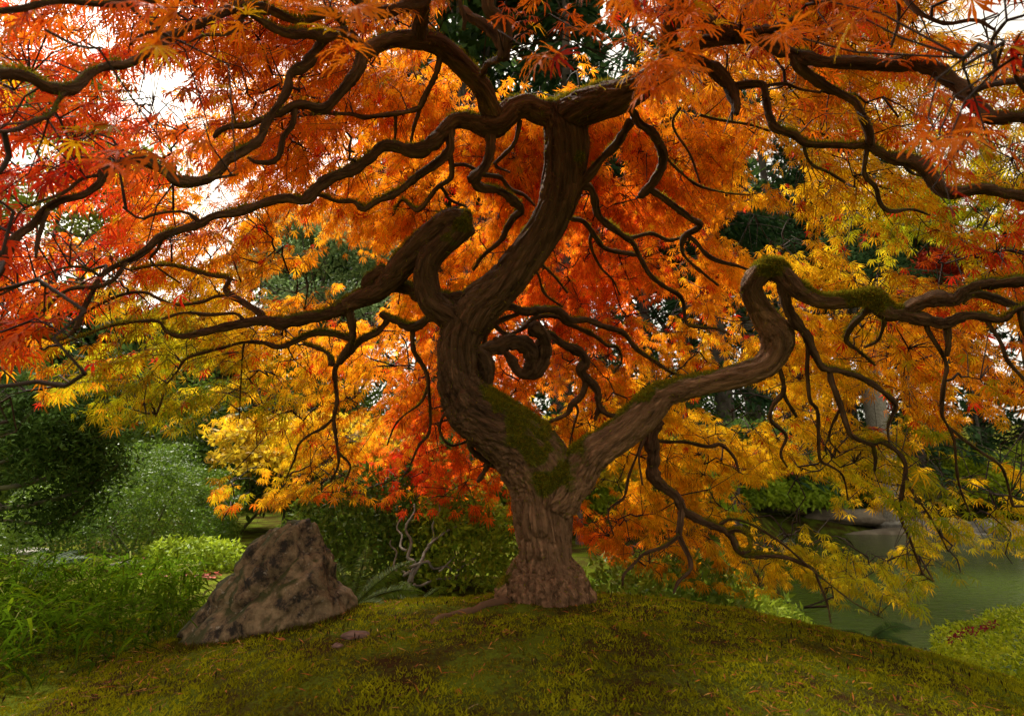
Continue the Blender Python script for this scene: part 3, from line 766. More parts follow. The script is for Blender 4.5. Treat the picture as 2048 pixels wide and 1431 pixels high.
LOWU = [-400, 0, 60, 130, 200, 350, 415, 430, 500, 600, 700, 800, 900, 1000, 1060, 1100, 1160, 1200, 1300, 1400, 1500, 1600, 1700, 1800, 1850, 1870, 1900, 2000, 2048, 2400]
LOWV = [860, 850, 880, 860, 870, 905, 930, 1060, 1040, 1010, 1010, 1040, 1040, 1060, 1080, 1000, 1090, 1120, 1165, 1185, 1200, 1205, 1225, 1235, 1240, 1165, 1180, 1160, 1120, 1120]
GAPS = [(210,75,34,28,.5),(340,228,50,20,.5),(110,285,60,18,.6),(165,450,60,34,.95),(215,350,30,25,.6),(90,330,35,20,.5),(240,560,50,40,.6),
        (600,470,48,36,.8),(690,525,62,34,.88),(590,562,72,28,.88),(500,592,60,22,.6),(740,575,55,50,.85),(690,455,25,22,.6),(300,960,105,100,1),(500,930,60,40,.55),(80,870,120,60,.7),(500,640,50,30,.3),
        (1540,335,60,50,.75),(1525,455,105,40,.95),(1700,480,70,45,.7),(1860,520,75,45,.85),(1228,318,26,40,.85),(1470,805,85,42,1),(1110,790,45,50,.6),
        (1600,985,80,42,.95),(1745,1065,70,45,.9),(1945,1115,75,30,.8),(490,20,40,40,-.5),(1500,170,55,45,.7),(960,405,50,24,.6),(1130,490,30,45,.6),(1290,600,50,25,.75),(450,900,80,40,.6),(400,740,60,40,.5),
        (1570,260,40,22,.6),(1950,30,120,50,.7),(1740,815,35,45,.8),(1990,870,60,45,.7),(1900,900,80,30,.6),(320,150,60,40,.5),(640,640,60,25,.6),(560,800,70,40,.4),(1330,610,40,30,.5),
        (1200,960,60,70,.55),(820,1060,70,30,.9),(1560,1010,60,40,.7),(750,860,60,50,.35),(1040,820,60,50,.5),(1660,1060,40,30,.8),(150,200,40,25,.5),(400,150,40,25,.5)]
def map_back(u, v):
    d = np.ones_like(u)
    lo = np.interp(u, LOWU, LOWV)
    d *= np.clip((lo - v) / 16, 0, 1)
    d *= 1 - .35 * np.clip((v - 820) / 120, 0, 1) * np.clip((u - 1780) / 100, 0, 1)
    d *= 1 - .3 * np.clip((v - 700) / 120, 0, 1) * np.clip((700 - u) / 200, 0, 1)
    for a, b, ra, rb, s in GAPS:
        e = ((u - a) / ra) ** 2 + ((v - b) / rb) ** 2
        d *= 1 - s * np.clip(1.6 - e, 0, 1)
    return d
def map_front(u, v):
    d = np.zeros_like(u)
    def band(u0, u1, v1, s):
        nonlocal d
        m = (u > u0) & (u < u1)
        d = np.maximum(d, np.where(m, s * np.clip((v1 - v) / 50, 0, 1), 0))
    band(1010, 1110, 165, .8); band(1090, 1420, 235, .95); band(1180, 1300, 285, .5); band(880, 1030, 80, .5); band(600, 900, 70, .6); band(690, 880, 160, .15)
    band(1400, 1700, 120, .45); band(1600, 2048, 230, .5); band(1850, 2600, 420, .45); band(1600, 1900, 300, .2); band(-900, 180, 760, .7); band(170, 330, 560, .7); band(320, 480, 400, .55); band(470, 720, 160, .5)
    band(300, 560, 240, .55)
    for a, b, ra, rb, s in GAPS:
        if b < 470:
            e = ((u - a) / ra) ** 2 + ((v - b) / rb) ** 2
            d = d * (1 - s * np.clip(1.6 - e, 0, 1))
    return d

def cover(p):
    u, v, D = proj(p)
    inside = (D > .25) & (u > -60) & (u < 2108) & (v > -60) & (v < 1431)
    fr = (D < 2.45) & ~((D > 2.05) & (v < 300) & ((u < 930) | (u > 1180) | (v < 130)))
    a = np.where(fr, map_front(u, v), map_back(u, v))
    outside = np.where(p[:, 0] > 1.9, .25, np.where(p[:, 1] < 2.0, .5, .65)) * (p[:, 2] > .55)
    a = np.where(inside, a, outside)
    a = np.where((D > .25) & (D < .75) & inside, 0, a)
    return a

# sprays spread through a thick dome: flat drooping tiers, denser towards the outside
NS = 32000
th = rng.uniform(0, 2 * math.pi, NS)
hgt = 1 - rng.random(NS) ** 1.15                      # 0 rim .. 1 top
zz = -.12 + hgt * 3.35
Rm = 2.85 + .35 * np.cos(th) ** 2 + .12 * np.sin(3 * th + 1)
rr_ = Rm * np.sqrt(np.clip(1 - ((zz + .12) / 3.6) ** 2.2, .02, 1))
fac = 1 - .52 * rng.random(NS) ** 1.6
back = np.sin(th) > 0
sp = np.stack([TX + np.cos(th) * rr_ * fac, TY + .02 + np.sin(th) * rr_ * fac * np.where(back, .82, 1.05), zz + .10 * rng.normal(size=NS)], -1)
sp = sp[(sp[:, 1] > .75) | (np.abs(sp[:, 0]) > 1.6)]
sp = sp[sp[:, 2] > gz(sp[:, 0], sp[:, 1]) + .05]
# clumping: tiers
clump = vnoise(sp * np.array([1, 1, 1.9]), 2.4, 50) + .5 * vnoise(sp, 6, 51)
acc = cover(sp) * np.clip(.52 + .95 * clump, .05, 1)
sp = sp[(rng.random(len(sp)) < acc) & (np.linalg.norm(sp - [0, 0, CAMZ], axis=1) > 1.3)]
# twigs: connect a subset to the traced wood, then every spray to its nearest twig
axis_xy = np.array([TX, TY])
order = rng.permutation(len(sp)); nod = sp[order[:900]]
roots = SK_P_all[::2]
dist0 = np.array([np.min(((roots - q) ** 2).sum(1)) for q in nod])
nod = nod[np.argsort(dist0)]
NP = np.zeros((len(roots) + len(nod) * 6 + len(sp) + 10, 3)); cnt = len(roots); NP[:cnt] = roots
tw = MB()
CAMP = np.array([0, 0, CAMZ])
def joinup(q, r0, r1, k, nseg, limit):
    global cnt
    dv = NP[:cnt] - q
    cost = np.sqrt((dv ** 2).sum(1))
    # prefer wood that lies further in and higher than the tip
    rin = np.hypot(NP[:cnt, 0] - TX, NP[:cnt, 1] - TY) - math.hypot(q[0] - TX, q[1] - TY)
    cost = cost + .5 * np.maximum(rin, 0) + .25 * np.maximum(q[2] - NP[:cnt, 2], 0)
    j = int(np.argmin(cost))
    a = NP[j]; L = np.linalg.norm(q - a)
    if L < .02 or L > limit: return None
    if min(np.linalg.norm(q - CAMP), np.linalg.norm(a - CAMP), np.linalg.norm((a + q) / 2 - CAMP)) < .85: return None
    t = np.linspace(0, 1, nseg + 1)[:, None]
    pts = a * (1 - t) + q * t
    pts[1:-1] += rng.normal(size=(nseg - 1, 3)) * L * .09
    pts[:, 2] += (np.sin(t[:, 0] * math.pi) * L * .16)
    tube(tw, pts, np.linspace(r0, r1, nseg + 1), k, cap=False)
    return pts
for q in nod:
    pts = joinup(q, .0058, .0030, 4, 6, 1.1)
    if pts is not None:
        m_ = len(pts) - 1; NP[cnt:cnt + m_] = pts[1:]; cnt += m_
leafP, leafD, leafN, leafL = [], [], [], []
spc = cover(sp + unit(sp - np.array([TX, TY, 0])) * [.1, .1, 0] - [0, 0, .06])
for q, cq in zip(sp, spc):
    if cq < .2: continue
    pts = joinup(q, .0030, .0017, 3, 2, .45)
    out = np.array([q[0] - TX, q[1] - TY, 0]); out /= max(np.linalg.norm(out), .05)
    if pts is not None:
        d = pts[-1] - pts[-2]; d /= max(np.linalg.norm(d), 1e-6)
    else: d = out
    ax = unit(out * .8 + d * .35 + np.array([0, 0, -.38 - .25 * rng.random()]) + rng.normal(size=3) * .25)
    sl = rng.uniform(.14, .24)
    e = q + ax * sl + np.array([0, 0, -.02])
    tube(tw, np.stack([q, e]), np.array([.0014, .0007]), 3, cap=False)
    side = unit(np.cross(ax, [0, 0, 1.0]))
    n = int(rng.integers(6, 10))
    for i in range(n):
        t = (i // 2 * 2 + 1) / n; t = min(t, 1)
        sg = 1 if i % 2 else -1
        lp = q + ax * sl * t
        if i == n - 1: dd = ax + np.array([0, 0, -.2])
        else: dd = ax * .75 + side * sg * .62 + np.array([0, 0, -.62])
        dd = dd + rng.normal(size=3) * .28
        dd = unit(dd)
        lp = lp + dd * rng.uniform(.012, .03)
        nn_ = np.array([0, 0, 1.0]) + out * .35 + rng.normal(size=3) * .35
        leafP.append(lp); leafD.append(dd); leafN.append(nn_); leafL.append(rng.uniform(.050, .080))
leafP, leafD, leafN, leafL = map(np.array, (leafP, leafD, leafN, leafL))
keep = rng.random(len(leafP)) < np.clip(cover(leafP + leafD * .03) * 1.5, 0, 1)
leafP, leafD, leafN, leafL = leafP[keep], leafD[keep], leafN[keep], leafL[keep]
# leaves that the picture cannot show: fewer and larger
u_, v_, D_ = proj(leafP)
off = ~((D_ > .3) & (u_ > -120) & (u_ < 2170) & (v_ > -120))
kp_ = ~off | (rng.random(len(off)) < .45); leafL = np.where(off, leafL * 1.45, leafL)
leafP, leafD, leafN, leafL = leafP[kp_], leafD[kp_], leafN[kp_], leafL[kp_]
leafC = crown_col(leafP)

tag(tw.build('twigs', M['twig'], tree, loc=tree_loc), kind='stuff')

LOBES = [(0, 1.0), (25, .97), (-25, .97), (52, .84), (-52, .84), (86, .55), (-86, .55)]
def add_leaves(mb, Pp, D, N, L, C):
    D = unit(D); S = unit(np.cross(D, N)); Nn = np.cross(S, D)
    n = len(Pp)
    vs, col = [], []
    for a, l in LOBES:
        a = math.radians(a) + rng.normal(size=n) * .10
        d = D * np.cos(a)[:, None] + S * np.sin(a)[:, None]
        s = -D * np.sin(a)[:, None] + S * np.cos(a)[:, None]
        LL = (L * l * rng.uniform(.85, 1.1, n))[:, None]
        W = LL * .125
        dr = rng.uniform(.08, .42, n)[:, None]
        m = Pp + d * LL * .48 + Nn * LL * .05
        tip = Pp + d * LL * .97 - Nn * LL * dr
        vs.append(np.stack([Pp + 0 * d, m + s * W * .5, tip, m - s * W * .5], 1))
        col.append(np.repeat(C[:, None, :], 4, 1) * rng.uniform(.9, 1.08, (n, 1, 1)) * np.array([[1, 1.18, 1], [1, 1, 1], [1, .72, .9], [1, 1, 1]])[None])
    v = np.stack(vs, 1).reshape(-1, 3); c = np.stack(col, 1).reshape(-1, 3)
    i = np.arange(n * 7)[:, None] * 4
    mb.add(v, np.vstack([i + [[0, 1, 3]], i + [[1, 2, 3]]]), c)

# the 300 leaves that show largest are parts of their own
u_, v_, D_ = proj(leafP)
vis = (u_ > 5) & (u_ < 2043) & (v_ > 5) & (v_ < 1300) & (D_ > .5)
size = np.where(vis, leafL / np.maximum(D_, .1), 0)
big = np.argsort(-size)[:300]
rest = np.ones(len(leafP), bool); rest[big] = False
cb = MB()
add_leaves(cb, leafP[rest], leafD[rest], leafN[rest], leafL[rest], leafC[rest])
crown = cb.build('crown', M['leaf'], tree, loc=tree_loc)
tag(crown, kind='stuff')
# detailed leaf meshes: toothed lobes along a midrib
def toothed_leaf(seed):
    r = np.random.default_rng(seed); m = MB()
    for a, l in LOBES:
        a = math.radians(a) + r.normal() * .08; d = np.array([math.cos(a), math.sin(a), 0]); s = np.array([-d[1], d[0], 0])
        K = 6; dr = r.uniform(.05, .28)
        vv = []
        for i in range(K + 1):
            t = i / K
            w_ = .058 * math.sin(math.pi * min(t * .9 + .08, 1)) ** .8 * l
            c = d * l * t * .97 + np.array([0, 0, .05 * math.sin(t * 3) - dr * t * t * l])
            back_ = .05 * l if (i % 2 and 0 < i < K) else -.02 * l
            ww = w_ * (1.25 if i % 2 else .7)
            if i == K: ww = .004
            vv += [c + s * ww + d * back_, c - np.array([0, 0, .012]), c - s * ww + d * back_]
        f = []
        for i in range(K):
            b0 = i * 3
            f += [[b0, b0 + 1, b0 + 4, b0 + 3], [b0 + 1, b0 + 2, b0 + 5, b0 + 4]]
        m.add(np.array(vv), np.array(f))
    me = m.mesh('leaf'); me.materials.append(M['leaf_obj']); return me
LM = [toothed_leaf(i) for i in range(6)]
for q, i in enumerate(big):
    o = bpy.data.objects.new('leaf', LM[q % 6]); link(o, tree)
    d = unit(leafD[i]); s = unit(np.cross(leafN[i], d)); n_ = np.cross(d, s)
    L = leafL[i]
    m4 = Matrix(((d[0] * L, s[0] * L, n_[0] * L, 0), (d[1] * L, s[1] * L, n_[1] * L, 0), (d[2] * L, s[2] * L, n_[2] * L, 0), (0, 0, 0, 1)))
    m4.translation = Vector(leafP[i] - tree_loc)
    o.matrix_basis = m4
    o.color = (*leafC[i], 1)

# a pale surface root
rb = MB()
rp = np.array([[*xy, 0] for xy in [(-.02, 2.80), (-.12, 2.70), (-.20, 2.62), (-.28, 2.55), (-.33, 2.48)]])
rp = catmull(rp, 5); rp[:, 2] = gz(rp[:, 0], rp[:, 1]) + np.linspace(.008, -.002, len(rp)) + .006 * vnoise(rp, 18, 33)
tube(rb, rp, np.linspace(.022, .013, len(rp)) * (1 + .3 * vnoise(rp, 25, 34)), 9, rough=.08)
rb.build('surface_root', M['bark'], tree, True, tree_loc)

#PART2
# ------------------------------------------------------------------ boulder beside the maple
prof = [(1036,572,606),(1041,552,618),(1054,522,632),(1075,494,642),(1100,474,652),(1150,442,672),(1185,420,700),(1225,392,706),(1260,366,700),(1300,352,690),(1340,345,680)]
pv = np.array(prof, float)
LV, RK = 110, 190
vv = np.linspace(1036, 1338, LV)
uL, uR = np.interp(vv, pv[:, 0], pv[:, 1]), np.interp(vv, pv[:, 0], pv[:, 2])
th_ = np.linspace(0, 2 * math.pi, RK, endpoint=False)
pts = []
for v_1, a_, b_ in zip(vv, uL, uR):
    pl, prr = P(a_, v_1, 2.58), P(b_, v_1, 2.66); c = (pl + prr) / 2; hw = np.linalg.norm(prr - pl) / 2
    f_ = (v_1 - 1036) / 300
    hd = .03 + .30 * f_ ** .6
    c[1] += .05 * (1 - f_)
    ct, st_ = np.cos(th_), np.sin(th_)
    ex = .82
    pts.append(np.stack([c[0] + hw * np.sign(ct) * np.abs(ct) ** ex, c[1] + hd * np.sign(st_) * np.abs(st_) ** ex, np.full(RK, c[2])], -1))
rk = np.array(pts).reshape(-1, 3)
ctr = rk.mean(0)
outw = unit(rk - np.array([ctr[0], ctr[1], 0]) * [1, 1, 0] - np.array([0, 0, 1]) * (rk[:, 2:3] * 0 + ctr[2]))
q = rk @ np.array([[.8, .1, .5], [0, 1, 0], [-.55, 0, .8]])
r1 = 1 - 2 * np.abs(vnoise(q * [1, 1, .35], 7, 60)); r2 = 1 - 2 * np.abs(vnoise(q * [1, 1, .5], 17, 61))
dsp = .040 * vnoise(rk, 4.5, 62) + .034 * vnoise(rk, 9, 66) - .05 * np.clip(r1 - .5, 0, 1) * 1.6 - .022 * np.clip(r2 - .45, 0, 1) * 1.6 + .010 * vnoise(rk, 22, 63) + .004 * vnoise(rk, 48, 64) - .014 * np.clip(vnoise(rk, 30, 65) - .35, 0, 1) * 1.5
rk = rk + outw * dsp[:, None]
mb = MB()
i_ = (np.arange(LV - 1)[:, None] * RK); j_ = np.arange(RK)[None]; j2_ = (j_ + 1) % RK
mb.add(rk, np.stack([i_ + j_, i_ + RK + j_, i_ + RK + j2_, i_ + j2_], -1).reshape(-1, 4))
top = len(rk); mb.add(rk[:RK].mean(0)[None] + [[0, 0, .006]], np.zeros((0, 3), int))
mb.f3.append(np.stack([np.full(RK, top), np.arange(RK), (np.arange(RK) + 1) % RK], -1).astype(np.int32))
def rock_mat():
    m, t, b, out = new_mat('boulder_stone')
    n, bp = bump(t, b, 30, .8, .015, 'Object', 10)
    tc = t.nodes.new('ShaderNodeTexCoord')
    n1 = t.nodes.new('ShaderNodeTexNoise'); n1.inputs['Scale'].default_value = 10; n1.inputs['Detail'].default_value = 14; n1.inputs['Roughness'].default_value = .74; n1.inputs['Distortion'].default_value = .15
    t.links.new(tc.outputs['Object'], n1.inputs['Vector'])
    r = t.nodes.new('ShaderNodeValToRGB'); e = r.color_ramp.elements
    e[0].position = .415; e[0].color = (.016, .012, .008, 1)
    e[1].position = .60; e[1].color = (.21, .148, .080, 1)
    x = e.new(.485); x.color = (.105, .070, .036, 1)
    t.links.new(n1.outputs['Fac'], r.inputs[0])
    n2 = t.nodes.new('ShaderNodeTexNoise'); n2.inputs['Scale'].default_value = 11; n2.inputs['Detail'].default_value = 7
    t.links.new(tc.outputs['Object'], n2.inputs['Vector'])
    ge = t.nodes.new('ShaderNodeNewGeometry'); sx = t.nodes.new('ShaderNodeSeparateXYZ'); t.links.new(ge.outputs['Normal'], sx.inputs[0])
    a1 = t.nodes.new('ShaderNodeMath'); a1.operation = 'MULTIPLY_ADD'; a1.inputs[1].default_value = -.45; t.links.new(sx.outputs['X'], a1.inputs[0])
    t.links.new(n2.outputs['Fac'], a1.inputs[2])
    a2 = t.nodes.new('ShaderNodeMath'); a2.operation = 'MULTIPLY_ADD'; a2.inputs[1].default_value = .25; t.links.new(sx.outputs['Z'], a2.inputs[0]); t.links.new(a1.outputs[0], a2.inputs[2])
    mr = t.nodes.new('ShaderNodeMapRange'); mr.inputs['From Min'].default_value = .72; mr.inputs['From Max'].default_value = .88; t.links.new(a2.outputs[0], mr.inputs['Value'])
    mx = t.nodes.new('ShaderNodeMix'); mx.data_type = 'RGBA'; mx.inputs['B'].default_value = (.035, .036, .007, 1)
    t.links.new(mr.outputs['Result'], mx.inputs['Factor']); t.links.new(r.outputs[0], mx.inputs['A'])
    # pale lichen specks
    n3 = t.nodes.new('ShaderNodeTexNoise'); n3.inputs['Scale'].default_value = 45; n3.inputs['Detail'].default_value = 3
    t.links.new(tc.outputs['Object'], n3.inputs['Vector'])
    m3 = t.nodes.new('ShaderNodeMapRange'); m3.inputs['From Min'].default_value = .64; m3.inputs['From Max'].default_value = .72; m3.inputs['To Max'].default_value = .5; t.links.new(n3.outputs['Fac'], m3.inputs['Value'])
    mx2 = t.nodes.new('ShaderNodeMix'); mx2.data_type = 'RGBA'; mx2.inputs['B'].default_value = (.33, .29, .23, 1)
    t.links.new(m3.outputs['Result'], mx2.inputs['Factor']); t.links.new(mx.outputs['Result'], mx2.inputs['A'])
    t.links.new(mx2.outputs['Result'], b.inputs['Base Color']); b.inputs['Roughness'].default_value = .8; b.inputs['Specular IOR Level'].default_value = .25
    return m
M['boulder'] = rock_mat()
bo = mb.build('boulder', M['boulder'], smooth=True, loc=(ctr[0], ctr[1], float(gz(ctr[0], ctr[1])[0])))
tag(bo, 'large brown pitted boulder with mossy left flank beside the maple', 'boulder')

# moss and litter gathered along the boulder's foot
fz = rk[np.abs(rk[:, 2] - gz(rk[:, 0], rk[:, 1])) < .03]
fz = np.repeat(fz, 6, 0) + rng.normal(size=(len(fz) * 6, 3)) * [.022, .022, .004]; nf = len(fz)
fz[:, 2] = gz(fz[:, 0], fz[:, 1]) - .004
mb = MB(); spikes(mb, fz, rng.normal(size=(nf, 3)) * [.6, .6, .2] + [0, 0, 1.0], rand_unit(nf), rng.uniform(.012, .034, nf), rng.uniform(.003, .007, nf), np.where(rng.random((nf, 1)) < .45, [[.075, .034, .010]], [[.10, .105, .008]]) * rng.uniform(.5, 1.3, (nf, 1)))
tag(mb.build('moss_fringe', M['moss']), 'brown and green moss tufts gathered round the foot of the boulder', 'moss', kind='stuff')

def small_stone(name, x, y, rx, ry, rz, mat, seed, label, cat, z=None, group=None):
    m = bmesh.new(); bmesh.ops.create_icosphere(m, subdivisions=4, radius=1)
    co = np.array([v.co[:] for v in m.verts]); d = 1 + .22 * vnoise(co, 1.7, seed) + .10 * vnoise(co, 4, seed + 1) + .03 * vnoise(co, 11, seed + 2)
    co = co * d[:, None] * [rx, ry, rz]
    for v, c in zip(m.verts, co): v.co = c
    for f in m.faces: f.smooth = True
    me = bpy.data.meshes.new(name); m.to_mesh(me); m.free(); me.materials.append(mat)
    o = bpy.data.objects.new(name, me); link(o)
    o.location = (x, y, (float(gz(x, y)[0]) if z is None else z) + rz * .15)
    tag(o, label, cat, group); return o
M['red_stone'] = ramp_mat('reddish_stone', [(.3, (.07, .035, .025)), (.7, (.19, .11, .085))], 14, .85, .6, .01)
gp = lambda u, v, zz=-.05: (lambda d: (d[0], d[1]))((lambda a: a * ((CAMZ - zz) / (CAMZ - a[2])) if False else (P(u, v, 1) - [0, 0, CAMZ]) * ((zz - CAMZ) / (P(u, v, 1)[2] - CAMZ)))(P(u, v, 1)))
x_, y_ = gp(712, 1272); small_stone('stone', x_, y_, .055, .035, .02, M['red_stone'], 71, 'flat reddish stone half sunk in the moss near the boulder', 'stone')
x_, y_ = gp(676, 1288); small_stone('stone', x_, y_, .022, .016, .012, M['red_stone'], 75, 'tiny round stone next to the flat reddish stone', 'stone')

# ------------------------------------------------------------------ moss carpet and litter on the mound
def in_wedge(n, y0, y1, pw):
    y = y0 + (y1 - y0) * rng.random(n) ** pw
    x = rng.uniform(-1.12, 1.12, n) * (y + .25)
    return x, y
Nm = 190000
x, y = in_wedge(Nm, 1.25, 3.5, 1.15)
p2 = np.stack([x, y, 0 * x], -1)
patch = vnoise(p2, 2.6, 80) * .55 + vnoise(p2, 7, 81) * .4 + .45 * vnoise(p2, 24, 82)
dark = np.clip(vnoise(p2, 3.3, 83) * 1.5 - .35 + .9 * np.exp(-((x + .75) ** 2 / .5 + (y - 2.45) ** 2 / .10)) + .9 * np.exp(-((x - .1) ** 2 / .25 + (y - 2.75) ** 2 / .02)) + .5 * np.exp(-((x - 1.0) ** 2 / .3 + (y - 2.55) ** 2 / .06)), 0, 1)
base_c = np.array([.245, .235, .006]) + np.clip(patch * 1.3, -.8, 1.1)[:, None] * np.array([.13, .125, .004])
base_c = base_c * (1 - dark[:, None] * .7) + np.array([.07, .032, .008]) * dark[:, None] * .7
base_c = np.clip(base_c * rng.uniform(.6, 1.35, (Nm, 1)), .004, 1)
keep = (rng.random(Nm) < .95 - .45 * dark) & ~((np.abs(x - ctr[0]) < .3) & (np.abs(y - ctr[1]) < .2))
x, y, base_c, dk = x[keep], y[keep], base_c[keep], dark[keep]
tuft = vnoise(np.stack([x, y, 0 * x], -1), 24, 82)
pz = gz(x, y) + .009 * tuft
b0 = np.stack([x, y, pz - .002], -1); n_ = len(x)
d0 = unit(np.array([0, 0, 1.0]) + rng.normal(size=(n_, 3)) * [.7, .7, .2])
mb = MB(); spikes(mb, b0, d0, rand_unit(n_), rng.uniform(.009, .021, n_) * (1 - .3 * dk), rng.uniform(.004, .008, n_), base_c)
tag(mb.build('moss_carpet', M['moss']), 'deep olive green moss covering the mound under the maple', 'moss', kind='stuff')

# fallen needles and leaf slivers
Nn = 8500
x, y = in_wedge(Nn, 1.3, 3.25, 1.05)
p2 = np.stack([x, y, 0 * x], -1)
kp = rng.random(Nn) < np.clip(.45 + .8 * vnoise(p2, 2.5, 90) + .5 * np.exp(-((x + .3) ** 2 / .6 + (y - 2.6) ** 2 / .12)), .08, 1)
x, y = x[kp], y[kp]; n_ = len(x)
b0 = np.stack([x, y, gz(x, y) + rng.uniform(.006, .016, n_)], -1)
an = rng.uniform(0, 2 * math.pi, n_)
d0 = np.stack([np.cos(an), np.sin(an), rng.normal(size=n_) * .25], -1)
pal = np.array([[.40, .12, .012], [.34, .075, .012], [.42, .22, .04], [.20, .05, .015], [.36, .10, .01]])
cc = pal[rng.integers(0, 5, n_)] * rng.uniform(.5, 1.1, (n_, 1))
mb = MB(); kites(mb, b0, d0, np.array([[0, 0, 1.0]]) + rng.normal(size=(n_, 3)) * .3, rng.uniform(.02, .055, n_), rng.uniform(.0025, .0055, n_), cc, bend=.12)
tag(mb.build('fallen_needles', M['dry']), 'orange and brown fallen needles scattered over the moss', 'needles', kind='stuff')

# dark upright sporophyte tufts
Ns = 4200
x, y = in_wedge(Ns, 1.5, 3.1, 1.0)
p2 = np.stack([x, y, 0 * x], -1)
kp = rng.random(Ns) < np.clip(1.2 * vnoise(p2, 3.1, 95) + .5 * vnoise(p2, 9, 96) + .8 * np.exp(-((x - 1.05) ** 2 / .25 + (y - 2.6) ** 2 / .08)) - .05, 0, 1)
x, y = x[kp], y[kp]; n_ = len(x)
b0 = np.stack([x, y, gz(x, y)], -1)
d0 = np.array([[0, 0, 1.0]]) + rng.normal(size=(n_, 3)) * .18
mb = MB(); kites(mb, b0, d0, rand_unit(n_), rng.uniform(.016, .034, n_), rng.uniform(.004, .008, n_), np.array([.03, .02, .01]) * rng.uniform(.5, 1.6, (n_, 1)), mid=.6)
tag(mb.build('moss_stalks', M['moss']), 'dark brown upright stalks standing out of the moss', 'moss', kind='stuff')

# single fallen maple leaves and pale chips on the moss
FL = [(1330,1252,(.30,.03,.012),'crumpled dark red maple leaf lying in dark moss right of the trunk'),(1000,1262,(.42,.13,.03),'pale orange fallen leaf below the surface root'),
      (955,1405,(.40,.30,.17),'pale straw coloured dead leaf lying on bright moss'),(915,1385,(.45,.16,.02),'orange fallen leaf on the bright moss beside the pale dead one')]
for k_, (u, v, c, lab) in enumerate(FL):
    x_, y_ = gp(u, v, -.06)
    o = bpy.data.objects.new('fallen_leaf', LM[k_ % 6]); link(o)
    o.location = (x_, y_, float(gz(x_, y_)[0]) + .016); o.rotation_euler = (.3, .2, k_ * 1.7); s_ = .03
    o.scale = (s_, s_ * .6, s_); o.color = (*c, 1); tag(o, lab, 'leaf', 'fallen leaves on the moss')

# ------------------------------------------------------------------ bamboo grass at the left
def blades(mb, b, d, L, W, droop, col):
    """bent lanceolate blades, 3 segments"""
    d = unit(d); n = len(b); s = unit(np.cross(d, [0, 0, 1.0]) + rng.normal(size=(n, 3)) * .25)
    T = np.array([0, .3, .68, 1.0]); Wd = np.array([.35, 1, .75, .02])
    rows = []
    for t, wd in zip(T, Wd):
        c = b + d * (L * t)[:, None] - np.array([0, 0, 1.0]) * (droop * L * t * t)[:, None]
        rows += [c + s * (W * wd * .5)[:, None], c - s * (W * wd * .5)[:, None]]
    v = np.stack(rows, 1).reshape(-1, 3); i = np.arange(n)[:, None] * 8
    mb.add(v, np.vstack([i + [[0, 1, 3, 2]], i + [[2, 3, 5, 4]], i + [[4, 5, 7, 6]]]), np.repeat(col, 8, 0))
def grass_patch(n, xs, ys, hmax, accept):
    x = rng.uniform(*xs, n); y = rng.uniform(*ys, n); k = accept(x, y); x, y = x[k], y[k]; n = len(x)
    h = rng.random(n) ** .8 * hmax
    b = np.stack([x, y, gz(x, y) + h], -1)
    d = unit(rng.normal(size=(n, 3)) * [1, 1, .4] + [.15, -.25, .75])
    c = np.array([.055, .105, .004]) * rng.uniform(.5, 1.5, (n, 1)) + (rng.random((n, 1)) < .12) * np.array([.06, .06, .0]) + (rng.random((n, 1)) < .02) * np.array([.2, .16, .08])
    return b, d, c, n, x, y, h
def gacc(x, y):
    u, v, D = proj(np.stack([x, y, gz(x, y)], -1))
    return (u > -500) & (u < 395 - .0 * v) & (y > 2.45 + .12 * np.sin(x * 7) + np.clip(x + 1.6, 0, 1) * .9) & (y < 4.3)
b, d, c, n, gx, gy, gh = grass_patch(9000, (-4.2, -1.1), (2.3, 4.3), .27, gacc)
mb = MB(); blades(mb, b, d, rng.uniform(.09, .20, n), rng.uniform(.007, .016, n), rng.uniform(.3, .9, n), c)
ks = np.where(rng.random(n) < .12)[0]
for i in ks:
    tube(mb, np.array([[gx[i], gy[i], b[i, 2] - gh[i] - .01], b[i]]), .0012, 3, np.array([.10, .11, .03]), cap=False)
tag(mb.build('bamboo_grass', M['grass']), 'dense low bamboo grass with narrow green blades left of the boulder', 'grass', kind='stuff')

# ------------------------------------------------------------------ ferns
def fern(loc, fronds, label, col, roll=.75):
    e = empty('fern', loc); tag(e, label, 'fern', 'ferns on the mound')
    for (az, L, lift, droop) in fronds:
        m = MB(); K = 26
        t = np.linspace(0, 1, K)
        hd = np.array([math.cos(az), math.sin(az), 0])
        c = np.array(loc) + hd * (L * t * (1 - .12 * t))[:, None] + np.array([0, 0, 1.0]) * (L * (lift * t - droop * t * t))[:, None]
        tube(m, c, np.linspace(.003, .0008, K), 4, np.array(col) * .6, cap=False)
        tg = unit(np.gradient(c, axis=0)); s = unit(np.cross(tg, [0, 0, 1.0])); up = np.cross(s, tg)
        rl = roll * math.cos(az); s, up = s * math.cos(rl) - up * math.sin(rl), up * math.cos(rl) + s * math.sin(rl)
        prof_ = np.sin(np.clip(t * .93 + .06, 0, 1) * math.pi) ** .7 * (1 - t * .45) * L * .21
        for sg in (1, -1):
            for sub in (0, .5):
                tt = t + sub / K
                cc_ = np.stack([np.interp(tt, t, c[:, i]) for i in range(3)], -1)
                k_ = prof_ > .004
                dd = s * sg + tg * .45 - up * .18 + rng.normal(size=(K, 3)) * .06
                kites(m, cc_[k_], dd[k_], up[k_] + rng.normal(size=(k_.sum(), 3)) * .1, prof_[k_], np.full(k_.sum(), L * .018), np.array(col) * rng.uniform(.75, 1.25, (k_.sum(), 1)), bend=.1, mid=.3)
        m.build('frond', M['green_leaf'], e, loc=loc)
    return e
def gpt(u, v, D):
    p = P(u, v, D); return (p[0], p[1], float(gz(p[0], p[1])[0]))
